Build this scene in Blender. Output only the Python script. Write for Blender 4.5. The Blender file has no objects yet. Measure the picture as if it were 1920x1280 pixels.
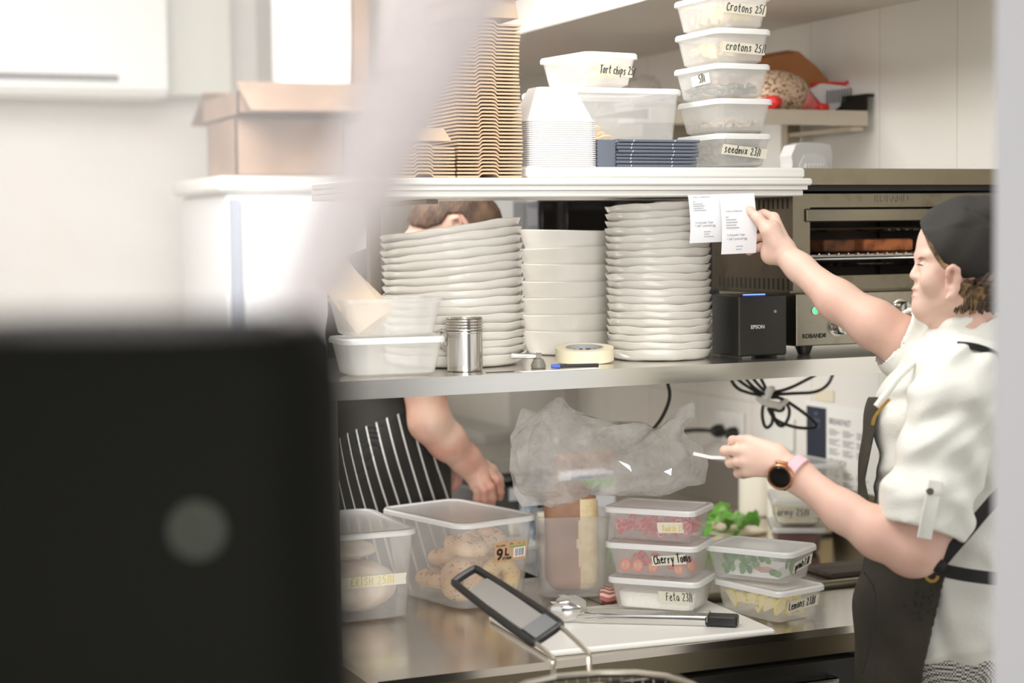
import bpy, bmesh, math, random
import numpy as np
from mathutils import Vector, Matrix, noise as mnoise

# ---------------------------------------------------------------- camera, world, lights, exposure
SC = bpy.context.scene
COL = SC.collection.objects
FPX = 3300.0
PSI, PITCH, ROLL = math.radians(23.5), math.radians(3.57), 0.0122
CAMZ = 1.68
F0 = Vector((math.sin(PSI), math.cos(PSI), 0)); R0 = Vector((math.cos(PSI), -math.sin(PSI), 0)); U0 = Vector((0, 0, 1))
F = F0*math.cos(PITCH) - U0*math.sin(PITCH); U1 = F0*math.sin(PITCH) + U0*math.cos(PITCH)
R = R0*math.cos(ROLL) - U1*math.sin(ROLL); U = R0*math.sin(ROLL) + U1*math.cos(ROLL)
CAM = Vector((0, 0, CAMZ))
cd = bpy.data.cameras.new('camera'); cam = bpy.data.objects.new('camera', cd); COL.link(cam)
cd.sensor_width = 36; cd.lens = 36*FPX/1920; cd.clip_start = 0.05; cd.clip_end = 60
cam.matrix_world = Matrix(((R.x, U.x, -F.x, 0), (R.y, U.y, -F.y, 0), (R.z, U.z, -F.z, CAMZ), (0, 0, 0, 1)))
cd.dof.use_dof = True; cd.dof.focus_distance = 3.4; cd.dof.aperture_fstop = 2.3
SC.camera = cam
SC.view_settings.view_transform = 'Standard'; SC.view_settings.look = 'None'
SC.view_settings.exposure = 0.12; SC.view_settings.gamma = 1.0
SC.cycles.transparent_max_bounces = 32; SC.cycles.max_bounces = 10
SC.cycles.use_denoising = True

W = bpy.data.worlds.new('world'); SC.world = W; W.use_nodes = True
W.node_tree.nodes['Background'].inputs[0].default_value = (0.975, 0.985, 1.0, 1)
W.node_tree.nodes['Background'].inputs[1].default_value = .95

def area(name, loc, target, sx, sy, power, col=(1, 0.997, 0.992)):
    l = bpy.data.lights.new(name, 'AREA'); l.shape = 'RECTANGLE'; l.size = sx; l.size_y = sy; l.energy = power; l.color = col
    o = bpy.data.objects.new(name, l); COL.link(o); o.location = loc
    o.rotation_euler = (Vector(target)-Vector(loc)).to_track_quat('-Z', 'Y').to_euler(); return o
area('unseen_overhead_light', (1.15, 2.45, 2.66), (1.35, 2.75, 0.9), 1.3, 0.6, 17)
area('unseen_overhead_light', (0.7, 4.9, 2.66), (0.6, 6.2, 0.6), 1.4, 1.2, 50)  # added fill that brightens the far left wall
area('unseen_overhead_light', (1.0, 3.75, 2.66), (1.75, 3.9, 1.0), 1.3, 0.7, 46)  # added fill for the right wall and the recess behind the shelf
area('added_front_fill', (-1.6, -5.0, 2.5), (1.5, 3.2, 1.2), 3.4, 1.6, 560)  # added fill from behind the camera, brightens the lower bench

# ---------------------------------------------------------------- pixel -> world helpers (1920x1280 frame)
def ray(px, py): return F + R*((px-960)/FPX) + U*((640-py)/FPX)
def at_d(px, py, d): return CAM + ray(px, py)*d
def at_z(px, py, z): r = ray(px, py); return CAM + r*((z-CAMZ)/r.z)
def at_y(px, py, Y): r = ray(px, py); return CAM + r*(Y/r.y)
def at_x(px, py, X): r = ray(px, py); return CAM + r*(X/r.x)
def xat(px, Y, py=600): return at_y(px, py, Y).x
def proj(p):
    v = Vector(p)-CAM; d = v.dot(F); return (960+FPX*v.dot(R)/d, 640-FPX*v.dot(U)/d, d)

# ---------------------------------------------------------------- materials
MATS = {}
def srgb(*c):
    return tuple(((v/255)/12.92 if v/255 <= 0.04045 else ((v/255+0.055)/1.055)**2.4) for v in c) + (1,)
def nodes(name):
    m = bpy.data.materials.new(name); m.use_nodes = True
    nt = m.node_tree; return m, nt, nt.nodes, nt.links, nt.nodes['Principled BSDF']
def pm(name, col, rough=0.5, metal=0.0, var=None, scale=8.0, stretch=(1, 1, 1), bump=0.0, bscale=60.0, spec=0.5, emit=None, es=1.0, sss=0.0, lo=0.4, hi=0.62, trans=0.0, coat=0.0, tl=0.0):
    if name in MATS: return MATS[name]
    m, nt, N, L, P = nodes(name)
    P.inputs['Base Color'].default_value = col; P.inputs['Roughness'].default_value = rough; P.inputs['Metallic'].default_value = metal
    P.inputs['Specular IOR Level'].default_value = spec
    P.inputs['Coat Weight'].default_value = coat
    if trans: P.inputs['Transmission Weight'].default_value = trans
    if sss: P.inputs['Subsurface Weight'].default_value = sss; P.inputs['Subsurface Radius'].default_value = (0.02, 0.008, 0.005); P.inputs['Subsurface Scale'].default_value = 0.3
    if emit: P.inputs['Emission Color'].default_value = emit; P.inputs['Emission Strength'].default_value = es
    tc = N.new('ShaderNodeTexCoord'); mp = N.new('ShaderNodeMapping'); mp.inputs['Scale'].default_value = stretch
    L.new(tc.outputs['Object'], mp.inputs[0])
    if var:
        nz = N.new('ShaderNodeTexNoise'); nz.inputs['Scale'].default_value = scale; nz.inputs['Detail'].default_value = 4
        L.new(mp.outputs[0], nz.inputs['Vector'])
        cr = N.new('ShaderNodeValToRGB'); cr.color_ramp.elements[0].position = lo; cr.color_ramp.elements[1].position = hi
        cr.color_ramp.elements[0].color = var; cr.color_ramp.elements[1].color = col
        L.new(nz.outputs['Fac'], cr.inputs[0]); L.new(cr.outputs[0], P.inputs['Base Color'])
    if bump:
        nb = N.new('ShaderNodeTexNoise'); nb.inputs['Scale'].default_value = bscale; nb.inputs['Detail'].default_value = 3
        L.new(mp.outputs[0], nb.inputs['Vector'])
        bp = N.new('ShaderNodeBump'); bp.inputs['Strength'].default_value = bump; bp.inputs['Distance'].default_value = 0.01
        L.new(nb.outputs['Fac'], bp.inputs['Height']); L.new(bp.outputs[0], P.inputs['Normal'])
    if tl:
        tr = N.new('ShaderNodeBsdfTranslucent'); tr.inputs[0].default_value = col; mx = N.new('ShaderNodeMixShader'); mx.inputs[0].default_value = tl
        L.new(P.outputs[0], mx.inputs[1]); L.new(tr.outputs[0], mx.inputs[2]); L.new(mx.outputs[0], N['Material Output'].inputs[0])
    MATS[name] = m; return m
def frost(name, col, haze=0.4, rough=0.35, spec=0.5, tint=(1, 1, 1, 1), noise=0.0, nscale=14, trl=0.5, bump=0.0):
    """cloudy plastic: part clear, part milky (diffuse + translucent + gloss) on each surface"""
    if name in MATS: return MATS[name]
    m, nt, N, L, P = nodes(name)
    P.inputs['Base Color'].default_value = col; P.inputs['Roughness'].default_value = rough; P.inputs['Specular IOR Level'].default_value = spec
    t = N.new('ShaderNodeBsdfTransparent'); t.inputs[0].default_value = tint
    tl = N.new('ShaderNodeBsdfTranslucent'); tl.inputs[0].default_value = col
    a = N.new('ShaderNodeMixShader'); a.inputs[0].default_value = trl; L.new(P.outputs[0], a.inputs[1]); L.new(tl.outputs[0], a.inputs[2])
    b = N.new('ShaderNodeMixShader'); b.inputs[0].default_value = haze
    L.new(t.outputs[0], b.inputs[1]); L.new(a.outputs[0], b.inputs[2])
    gl = N.new('ShaderNodeBsdfGlossy'); gl.inputs['Roughness'].default_value = rough; fr = N.new('ShaderNodeFresnel'); fr.inputs[0].default_value = 1.45
    geo = N.new('ShaderNodeNewGeometry'); mu = N.new('ShaderNodeMath'); mu.operation = 'SUBTRACT'; mu.inputs[0].default_value = 1; L.new(geo.outputs['Backfacing'], mu.inputs[1])
    mv = N.new('ShaderNodeMath'); mv.operation = 'MULTIPLY'; L.new(fr.outputs[0], mv.inputs[0]); L.new(mu.outputs[0], mv.inputs[1])
    c = N.new('ShaderNodeMixShader'); L.new(mv.outputs[0], c.inputs[0]); L.new(b.outputs[0], c.inputs[1]); L.new(gl.outputs[0], c.inputs[2])
    L.new(c.outputs[0], N['Material Output'].inputs[0])
    if noise or bump:
        tc = N.new('ShaderNodeTexCoord'); nz = N.new('ShaderNodeTexNoise'); nz.inputs['Scale'].default_value = nscale; nz.inputs['Detail'].default_value = 3
        L.new(tc.outputs['Object'], nz.inputs['Vector'])
        if noise:
            mr = N.new('ShaderNodeMapRange'); mr.inputs[1].default_value = 0.3; mr.inputs[2].default_value = 0.7
            mr.inputs[3].default_value = max(0, haze-noise); mr.inputs[4].default_value = min(1, haze+noise)
            L.new(nz.outputs['Fac'], mr.inputs[0]); L.new(mr.outputs[0], b.inputs[0])
        if bump:
            bp = N.new('ShaderNodeBump'); bp.inputs['Strength'].default_value = bump; bp.inputs['Distance'].default_value = 0.02
            L.new(nz.outputs['Fac'], bp.inputs['Height']); L.new(bp.outputs[0], P.inputs['Normal']); L.new(bp.outputs[0], gl.inputs['Normal'])
    MATS[name] = m; return m
def steel(name, col=srgb(176, 168, 156), rough=0.3, stretch=(1, 60, 60), stain=None):
    if name in MATS: return MATS[name]
    m, nt, N, L, P = nodes(name)
    P.inputs['Metallic'].default_value = 1.0; P.inputs['Roughness'].default_value = rough; P.inputs['Base Color'].default_value = col
    tc = N.new('ShaderNodeTexCoord'); mp = N.new('ShaderNodeMapping'); mp.inputs['Scale'].default_value = stretch
    L.new(tc.outputs['Object'], mp.inputs[0])
    nz = N.new('ShaderNodeTexNoise'); nz.inputs['Scale'].default_value = 6; nz.inputs['Detail'].default_value = 5; L.new(mp.outputs[0], nz.inputs['Vector'])
    mr = N.new('ShaderNodeMapRange'); mr.inputs[3].default_value = max(0.05, rough-0.05); mr.inputs[4].default_value = rough+0.06
    L.new(nz.outputs['Fac'], mr.inputs[0]); L.new(mr.outputs[0], P.inputs['Roughness'])
    bp = N.new('ShaderNodeBump'); bp.inputs['Strength'].default_value = 0.012; bp.inputs['Distance'].default_value = 0.003
    L.new(nz.outputs['Fac'], bp.inputs['Height']); L.new(bp.outputs[0], P.inputs['Normal'])
    if stain:
        n2 = N.new('ShaderNodeTexNoise'); n2.inputs['Scale'].default_value = 16; n2.inputs['Detail'].default_value = 6; L.new(tc.outputs['Object'], n2.inputs['Vector'])
        cr = N.new('ShaderNodeValToRGB'); cr.color_ramp.elements[0].position = 0.56; cr.color_ramp.elements[1].position = 0.8
        cr.color_ramp.elements[0].color = col; cr.color_ramp.elements[1].color = stain
        L.new(n2.outputs['Fac'], cr.inputs[0]); L.new(cr.outputs[0], P.inputs['Base Color'])
    MATS[name] = m; return m

WHITE = pm('white_plastic', srgb(240, 239, 235), 0.35)
STEEL = steel('brushed_steel')
STEELD = steel('dull_steel', srgb(150, 141, 128), 0.38)
CHROME = pm('polished_steel', srgb(200, 198, 194), 0.12, 1.0)
BLACK = pm('black_plastic', srgb(26, 24, 20), 0.4)
INK = pm('black_marker_ink', srgb(20, 18, 18), 0.6)
TAPE = pm('masking_tape', srgb(240, 236, 220), 0.7, tl=0.3)
FROST = frost('cloudy_polypropylene', srgb(250, 249, 246), 0.27, 0.32)
FROSTC = frost('clear_polypropylene', srgb(244, 244, 244), 0.2, 0.2)
FROSTM = frost('thin_polypropylene', srgb(248, 247, 245), 0.20, 0.28)
FROSTL = frost('clear_thin_polypropylene', srgb(248, 247, 245), 0.07, 0.25)
LID = frost('milky_lid', srgb(250, 250, 248), 0.72, 0.3, trl=0.35)

# ---------------------------------------------------------------- mesh helpers
def TM(loc=(0, 0, 0), rz=0, rx=0, ry=0, s=1):
    return Matrix.Translation(Vector(loc)) @ Matrix.Rotation(rz, 4, 'Z') @ Matrix.Rotation(ry, 4, 'Y') @ Matrix.Rotation(rx, 4, 'X') @ Matrix.Diagonal((s, s, s, 1))
def frame(o, x, y):
    """matrix with local x, y along the given world directions"""
    x = Vector(x).normalized(); z = x.cross(Vector(y)).normalized(); y = z.cross(x)
    return Matrix(((x.x, y.x, z.x, o[0]), (x.y, y.y, z.y, o[1]), (x.z, y.z, z.z, o[2]), (0, 0, 0, 1)))
class B:
    def __init__(s): s.v = []; s.f = []; s.mi = []; s.m = 0
    def add(s, vs, fs, M=None):
        b = len(s.v); s.v += [tuple(M @ Vector(v)) if M else tuple(v) for v in vs]
        for f in fs: s.f.append(tuple(b+i for i in f)); s.mi.append(s.m)
        return s
    def mat(s, i): s.m = i; return s
    def box(s, c, d, M=None, bev=0.0):
        x, y, z = d[0]/2, d[1]/2, d[2]/2
        if bev <= 0:
            vs = [(c[0]+i*x, c[1]+j*y, c[2]+k*z) for i in (-1, 1) for j in (-1, 1) for k in (-1, 1)]
            return s.add(vs, [(0, 1, 3, 2), (4, 6, 7, 5), (0, 4, 5, 1), (2, 3, 7, 6), (0, 2, 6, 4), (1, 5, 7, 3)], M)
        bev = min(bev, x*.95, y*.95, z*.95)
        rr = rrect(2*x, 2*y, bev*1.2, 3); r2 = rrect(2*x-2*bev, 2*y-2*bev, bev*0.6, 3)
        rings = [[(c[0]+p[0], c[1]+p[1], c[2]+h) for p in q] for q, h in ((r2, -z), (rr, -z+bev), (rr, z-bev), (r2, z))]
        return s.loft(rings, True, True, M)
    def box2(s, a, b, M=None, bev=0.0):
        return s.box([(a[i]+b[i])/2 for i in range(3)], [abs(b[i]-a[i]) for i in range(3)], M, bev)
    def loft(s, rings, c0=False, c1=False, M=None, close=True):
        n = len(rings[0]); vs = [p for r in rings for p in r]; fs = []
        for i in range(len(rings)-1):
            for j in range(n if close else n-1):
                k = (j+1) % n; fs.append((i*n+j, i*n+k, (i+1)*n+k, (i+1)*n+j))
        if c0: fs.append(tuple(range(n-1, -1, -1)))
        if c1: fs.append(tuple((len(rings)-1)*n+j for j in range(n)))
        return s.add(vs, fs, M)
    def lathe(s, prof, n=32, M=None, c0=False, c1=False, wob=None):
        rings = []
        for i, (r, z) in enumerate(prof):
            rings.append([(r*math.cos(2*math.pi*j/n)*(1+(wob(i, j, n)[0] if wob else 0)), r*math.sin(2*math.pi*j/n)*(1+(wob(i, j, n)[0] if wob else 0)), z+(wob(i, j, n)[1] if wob else 0)) for j in range(n)])
        return s.loft(rings, c0, c1, M)
    def tube(s, pts, r, n=8, M=None, cap=True, closed=False):
        pts = [Vector(p) for p in pts]; k = len(pts); rs = r if isinstance(r, (list, tuple)) else [r]*k
        rings = []; up = None
        for i in range(k):
            if closed: t = pts[(i+1) % k]-pts[i-1]
            else: t = pts[min(i+1, k-1)]-pts[max(i-1, 0)]
            t.normalize()
            if up is None: up = Vector((0, 0, 1)) if abs(t.z) < 0.9 else Vector((1, 0, 0))
            a = t.cross(up); a.normalize(); b = a.cross(t); up = b
            rings.append([tuple(pts[i]+a*rs[i]*math.cos(2*math.pi*j/n)+b*rs[i]*math.sin(2*math.pi*j/n)) for j in range(n)])
        if closed: rings.append(rings[0])
        return s.loft(rings, cap and not closed, cap and not closed, M)
    def cyl(s, a, b, r, n=20, r2=None, M=None): return s.tube([a, b], [r, r if r2 is None else r2], n, M)
    def ext(s, poly, h, M=None):
        """prism: polygon in local xy, extruded 0..h in z"""
        n = len(poly)
        return s.loft([[(p[0], p[1], 0) for p in poly], [(p[0], p[1], h) for p in poly]], True, True, M)
    def ell(s, c, r, M=None, n=16, k=10, f=None):
        vs = [(c[0], c[1], c[2]-r[2])]
        for i in range(1, k):
            a = -math.pi/2+math.pi*i/k
            for j in range(n):
                b = 2*math.pi*j/n
                vs.append((c[0]+r[0]*math.cos(a)*math.cos(b), c[1]+r[1]*math.cos(a)*math.sin(b), c[2]+r[2]*math.sin(a)))
        vs.append((c[0], c[1], c[2]+r[2])); fs = [(0, 1+(j+1) % n, 1+j) for j in range(n)]
        for i in range(k-2):
            for j in range(n):
                q = (j+1) % n; fs.append((1+i*n+j, 1+i*n+q, 1+(i+1)*n+q, 1+(i+1)*n+j))
        e = len(vs)-1; fs += [(e, 1+(k-2)*n+j, 1+(k-2)*n+(j+1) % n) for j in range(n)]
        if f: vs = [tuple(f(Vector(v))) for v in vs]
        return s.add(vs, fs, M)
    def text(s, t, size, M, th=0.0003, bold=0.0, align='LEFT', sx=1.0):
        cu = bpy.data.curves.new('t', 'FONT'); cu.body = t; cu.size = size; cu.extrude = th; cu.offset = bold; cu.align_x = align; cu.resolution_u = 3
        o = bpy.data.objects.new('t', cu); COL.link(o); bpy.context.view_layer.update()
        me = o.evaluated_get(bpy.context.evaluated_depsgraph_get()).to_mesh()
        s.add([(v.co.x*sx, v.co.y, v.co.z) for v in me.vertices], [tuple(p.vertices) for p in me.polygons], M)
        bpy.data.objects.remove(o); bpy.data.curves.remove(cu); return s
    def build(s, name, mats, parent=None, smooth=35, loc=None, M=None):
        me = bpy.data.meshes.new(name); me.from_pydata(s.v, [], s.f)
        for m in (mats if isinstance(mats, (list, tuple)) else [mats]): me.materials.append(m)
        me.polygons.foreach_set('material_index', s.mi)
        bm = bmesh.new(); bm.from_mesh(me); bmesh.ops.recalc_face_normals(bm, faces=bm.faces); bm.to_mesh(me); bm.free()
        return link(name, me, parent, smooth, loc, M)
def link(name, me, parent=None, smooth=35, loc=None, M=None):
    if smooth:
        me.polygons.foreach_set('use_smooth', [True]*len(me.polygons))
        try: me.set_sharp_from_angle(angle=math.radians(smooth))
        except Exception: pass
    me.update()
    o = bpy.data.objects.new(name, me); COL.link(o)
    if parent: o.parent = parent
    if loc is not None: o.location = loc
    if M is not None: o.matrix_world = M
    return o
def rrect(L, Wd, r, n=4):
    pts = []; r = min(r, L/2*.98, Wd/2*.98)
    for cx, cy, a0 in ((L/2-r, Wd/2-r, 0), (-L/2+r, Wd/2-r, 90), (-L/2+r, -Wd/2+r, 180), (L/2-r, -Wd/2+r, 270)):
        for i in range(n+1):
            a = math.radians(a0+90*i/n); pts.append((cx+r*math.cos(a), cy+r*math.sin(a)))
    return pts
def tag(o, label, cat, group=None, kind=None):
    o['label'] = label; o['category'] = cat
    if group: o['group'] = group
    if kind: o['kind'] = kind
    return o
def thing(name, label, cat, loc=(0, 0, 0), rz=0, group=None, M=None):
    o = bpy.data.objects.new(name, None); COL.link(o); o.empty_display_size = 0.05
    if M is not None: o.matrix_world = M
    else: o.location = loc; o.rotation_euler = (0, 0, rz)
    bpy.context.view_layer.update()
    return tag(o, label, cat, group)
def struct(b, name, mats, smooth=35):
    o = b.build(name, mats, smooth=smooth); o['kind'] = 'structure'; return o
def copy_thing(o, label, group=None, M=None):
    c = o.copy(); COL.link(c); c['label'] = label
    if group: c['group'] = group
    if M is not None: c.matrix_world = M
    for ch in list(o.children):
        d = ch.copy(); COL.link(d); d.parent = c; d.matrix_parent_inverse = ch.matrix_parent_inverse.copy()
        for g in list(ch.children):
            e = g.copy(); COL.link(e); e.parent = d
    return c
ORD = 'zeroth first second third fourth fifth sixth seventh eighth ninth tenth eleventh twelfth thirteenth fourteenth fifteenth sixteenth seventeenth eighteenth nineteenth twentieth'.split()
def ordn(i):
    if i <= 20: return ORD[i]
    t = {2: 'twenty', 3: 'thirty', 4: 'forty'}[i//10]
    return (t[:-1]+'ieth') if i % 10 == 0 else t+'-'+ORD[i % 10]
def chaikin(p, n=2, closed=False):
    p = [Vector(q) for q in p]
    for _ in range(n):
        q = [] if closed else [p[0]]
        for i in range(len(p) if closed else len(p)-1):
            a, b = p[i], p[(i+1) % len(p)]; q += [a*.75+b*.25, a*.25+b*.75]
        if not closed: q.append(p[-1])
        p = q
    return p

# ---------------------------------------------------------------- smooth solid modelling (distance field -> one quad surface)
def sdf_mesh(prims, h=0.004, k=0.01, post=None, pad=0.02):
    P = []; lo = np.full(3, 1e9); hi = -lo
    for q in prims:
        op = q.get('op', 'add'); kk = q.get('k', k)
        if q['t'] == 'c':
            a = np.array(q['a'], float); b = np.array(q['b'], float); r = max(q['r'], q['r2'])
            l = np.minimum(a, b)-r; u = np.maximum(a, b)+r
        else:
            c = np.array(q['c'], float); r = float(max(q['r'])) if q['t'] == 'e' else float(np.linalg.norm(q['r']))
            l = c-r; u = c+r
        P.append((q, op, kk, l, u))
        if op == 'add': lo = np.minimum(lo, l); hi = np.maximum(hi, u)
    lo -= pad; hi += pad
    n = np.ceil((hi-lo)/h).astype(int)+1
    ax = [lo[i]+h*np.arange(n[i]) for i in range(3)]
    D = np.full(n, 0.5, np.float32)
    for q, op, kk, l, u in P:
        m = kk+3*h+0.004
        i0 = np.clip(np.floor((l-m-lo)/h).astype(int), 0, n-1); i1 = np.clip(np.ceil((u+m-lo)/h).astype(int)+1, 1, n)
        if np.any(i1 <= i0): continue
        X, Y, Z = np.meshgrid(*[ax[i][i0[i]:i1[i]].astype(np.float32) for i in range(3)], indexing='ij')
        if q['t'] == 'c':
            a = np.array(q['a'], np.float32); ba = np.array(q['b'], np.float32)-a; bb = float(ba @ ba)+1e-12
            x, y, z = X-a[0], Y-a[1], Z-a[2]
            t = np.clip((x*ba[0]+y*ba[1]+z*ba[2])/bb, 0, 1)
            d = np.sqrt((x-t*ba[0])**2+(y-t*ba[1])**2+(z-t*ba[2])**2)-(q['r']+(q['r2']-q['r'])*t)
        else:
            x, y, z = X-q['c'][0], Y-q['c'][1], Z-q['c'][2]
            A = q.get('A')
            if A is not None:
                x, y, z = (x*A[0][0]+y*A[0][1]+z*A[0][2], x*A[1][0]+y*A[1][1]+z*A[1][2], x*A[2][0]+y*A[2][1]+z*A[2][2])
            r = q['r']
            if q['t'] == 'e':
                k0 = np.sqrt((x/r[0])**2+(y/r[1])**2+(z/r[2])**2); k1 = np.sqrt((x/r[0]**2)**2+(y/r[1]**2)**2+(z/r[2]**2)**2)+1e-9
                d = k0*(k0-1)/k1
            else:
                rd = q.get('rd', 0.005)
                dx, dy, dz = np.abs(x)-r[0]+rd, np.abs(y)-r[1]+rd, np.abs(z)-r[2]+rd
                d = np.sqrt(np.maximum(dx, 0)**2+np.maximum(dy, 0)**2+np.maximum(dz, 0)**2)+np.minimum(np.maximum(dx, np.maximum(dy, dz)), 0)-rd
        S = tuple(slice(i0[i], i1[i]) for i in range(3)); E = D[S]
        if op == 'add':
            hh = np.clip(kk-np.abs(E-d), 0, None)/kk; D[S] = np.minimum(E, d)-hh*hh*kk*.25
        else:
            d = -d; hh = np.clip(kk-np.abs(E-d), 0, None)/kk; D[S] = np.maximum(E, d)+hh*hh*kk*.25
    if post is not None:
        X, Y, Z = np.meshgrid(*[a.astype(np.float32) for a in ax], indexing='ij', sparse=True); D = post(D, X, Y, Z)
    I = D < 0
    nx, ny, nz = D.shape
    cnt = np.zeros((nx-1, ny-1, nz-1), np.int8)
    for i in (0, 1):
        for j in (0, 1):
            for l in (0, 1): cnt += I[i:nx-1+i, j:ny-1+j, l:nz-1+l]
    act = (cnt > 0) & (cnt < 8); ci = np.argwhere(act)
    idx = np.full(act.shape, -1, np.int32); idx[act] = np.arange(len(ci))
    acc = np.zeros((len(ci), 3)); num = np.zeros(len(ci))
    off = [(i, j, l) for i in (0, 1) for j in (0, 1) for l in (0, 1)]
    for a in range(8):
        for b in range(a+1, 8):
            oa, ob = off[a], off[b]
            if sum(x != y for x, y in zip(oa, ob)) != 1: continue
            da = D[ci[:, 0]+oa[0], ci[:, 1]+oa[1], ci[:, 2]+oa[2]]; db = D[ci[:, 0]+ob[0], ci[:, 1]+ob[1], ci[:, 2]+ob[2]]
            s = (da < 0) != (db < 0); t = np.where(s, da/(da-db+1e-12), 0)
            pos = np.array(oa)+t[:, None]*(np.array(ob)-np.array(oa))
            acc[s] += pos[s]; num[s] += 1
    V = lo+h*(ci+acc/num[:, None])
    Q = []
    for axn in range(3):
        o1, o2 = [(1, 2), (2, 0), (0, 1)][axn]
        sl0 = [slice(None)]*3; sl1 = [slice(None)]*3; sl0[axn] = slice(0, -1); sl1[axn] = slice(1, None)
        ch = I[tuple(sl0)] != I[tuple(sl1)]; e = np.argwhere(ch)
        e = e[(e[:, o1] > 0) & (e[:, o2] > 0) & (e[:, o1] < D.shape[o1]-1) & (e[:, o2] < D.shape[o2]-1)]
        fl = I[e[:, 0], e[:, 1], e[:, 2]]
        def g(d1, d2):
            c = e.copy(); c[:, o1] += d1; c[:, o2] += d2; return idx[c[:, 0], c[:, 1], c[:, 2]]
        q = np.stack([g(-1, -1), g(0, -1), g(0, 0), g(-1, 0)], 1); q[~fl] = q[~fl][:, ::-1]; Q.append(q)
    Q = np.concatenate(Q); Q = Q[(Q >= 0).all(1)]
    return V, Q
def npmesh(name, V, Q, mats, parent=None, smooth=60, M=None, mi=None):
    me = bpy.data.meshes.new(name); me.from_pydata(V.tolist(), [], Q.tolist())
    for m in (mats if isinstance(mats, (list, tuple)) else [mats]): me.materials.append(m)
    if mi is not None: me.polygons.foreach_set('material_index', np.asarray(mi, np.int32))
    return link(name, me, parent, smooth, None, M)
def cone(a, r, b, r2=None, **k): return dict(t='c', a=tuple(a), b=tuple(b), r=r, r2=r if r2 is None else r2, **k)
def ellp(c, r, A=None, **k): return dict(t='e', c=tuple(c), r=tuple(r), A=A, **k)
def boxp(c, r, rd=0.005, A=None, **k): return dict(t='b', c=tuple(c), r=tuple(r), rd=rd, A=A, **k)
def rows(x, y=None):
    """rows of a rotation from world to local for a long axis x (and rough y)"""
    x = Vector(x).normalized(); y = Vector(y) if y is not None else (Vector((0, 0, 1)) if abs(x.z) < .9 else Vector((1, 0, 0)))
    z = x.cross(y).normalized(); y = z.cross(x); return (tuple(x), tuple(y), tuple(z))

# ---------------------------------------------------------------- hand lettering (marker strokes)
GL = {'a': [[(.8, .6), (.3, .65), (.1, .3), (.3, 0), (.7, .15), (.8, .6), (.8, .05), (.95, 0)]], 'c': [[(.85, .55), (.5, .7), (.15, .4), (.3, .02), (.85, .1)]],
 'C': [[(.9, .85), (.5, 1), (.1, .6), (.2, .1), (.6, 0), (.95, .15)]], 'd': [[(.7, .55), (.3, .6), (.1, .3), (.35, 0), (.75, .2)], [(.8, 1.05), (.75, 0)]],
 'e': [[(.15, .32), (.8, .4), (.6, .68), (.2, .5), (.2, .1), (.55, 0), (.9, .15)]], 'h': [[(.15, 1.05), (.15, 0)], [(.15, .45), (.5, .62), (.75, .45), (.75, 0)]],
 'i': [[(.3, .6), (.3, 0)], [(.32, .85), (.34, .9)]], 'm': [[(.1, .65), (.1, 0)], [(.1, .5), (.3, .65), (.42, .45), (.45, .05)], [(.45, .5), (.7, .65), (.85, .45), (.9, 0)]],
 'n': [[(.15, .65), (.15, 0)], [(.15, .45), (.5, .65), (.8, .45), (.82, 0)]], 'o': [[(.5, .66), (.15, .45), (.2, .05), (.6, 0), (.85, .3), (.7, .6), (.5, .66)]],
 'p': [[(.15, .65), (.15, -.4)], [(.15, .5), (.5, .68), (.8, .4), (.55, .05), (.15, .1)]], 'r': [[(.2, .65), (.2, 0)], [(.2, .4), (.45, .65), (.8, .6)]],
 's': [[(.8, .6), (.4, .7), (.25, .5), (.75, .25), (.6, .02), (.15, .05)]], 't': [[(.45, 1), (.4, .1), (.7, 0)], [(.1, .65), (.8, .68)]], 'u': [[(.15, .65), (.2, .1), (.5, 0), (.8, .2), (.8, .65), (.85, 0)]],
 'x': [[(.15, .65), (.8, 0)], [(.8, .65), (.15, 0)]], 'y': [[(.15, .65), (.4, .15)], [(.85, .65), (.25, -.4)]], 'l': [[(.3, 1.05), (.3, 0)]], '1': [[(.35, 1), (.3, 0)]],
 '2': [[(.15, .8), (.5, 1), (.8, .75), (.5, .35), (.1, 0), (.9, .05)]], '3': [[(.15, .9), (.6, 1), (.8, .75), (.4, .52), (.85, .3), (.6, 0), (.1, .08)]], '5': [[(.85, 1), (.3, .95), (.2, .55), (.65, .6), (.8, .25), (.5, 0), (.1, .08)]],
 '/': [[(.7, 1.05), (.25, -.1)]], 'T': [[(.05, .95), (.95, 1)], [(.5, 1), (.45, 0)]], 'F': [[(.2, 1), (.15, 0)], [(.2, .98), (.85, 1)], [(.2, .55), (.7, .6)]], 'L': [[(.25, 1), (.15, .05), (.9, .02)]],
 'E': [[(.85, 1), (.2, .97), (.15, 0), (.85, .03)], [(.2, .5), (.7, .52)]], 'R': [[(.15, 0), (.2, 1), (.7, .9), (.6, .55), (.2, .5), (.8, 0)]], 'I': [[(.3, 1), (.3, 0)], [(.05, 1), (.6, 1)], [(.05, 0), (.6, 0)]],
 'S': [[(.85, .9), (.4, 1), (.2, .75), (.75, .35), (.6, .02), (.1, .08)]], 'H': [[(.15, 1), (.15, 0)], [(.8, 1), (.8, 0)], [(.15, .5), (.8, .52)]], 'P': [[(.15, 0), (.18, 1), (.75, .9), (.65, .5), (.18, .45)]]}
NARROW = {'i': .5, 'l': .5, '1': .5, 'I': .65, '/': .6, 'm': 1.25, 'T': 1.0}
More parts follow.
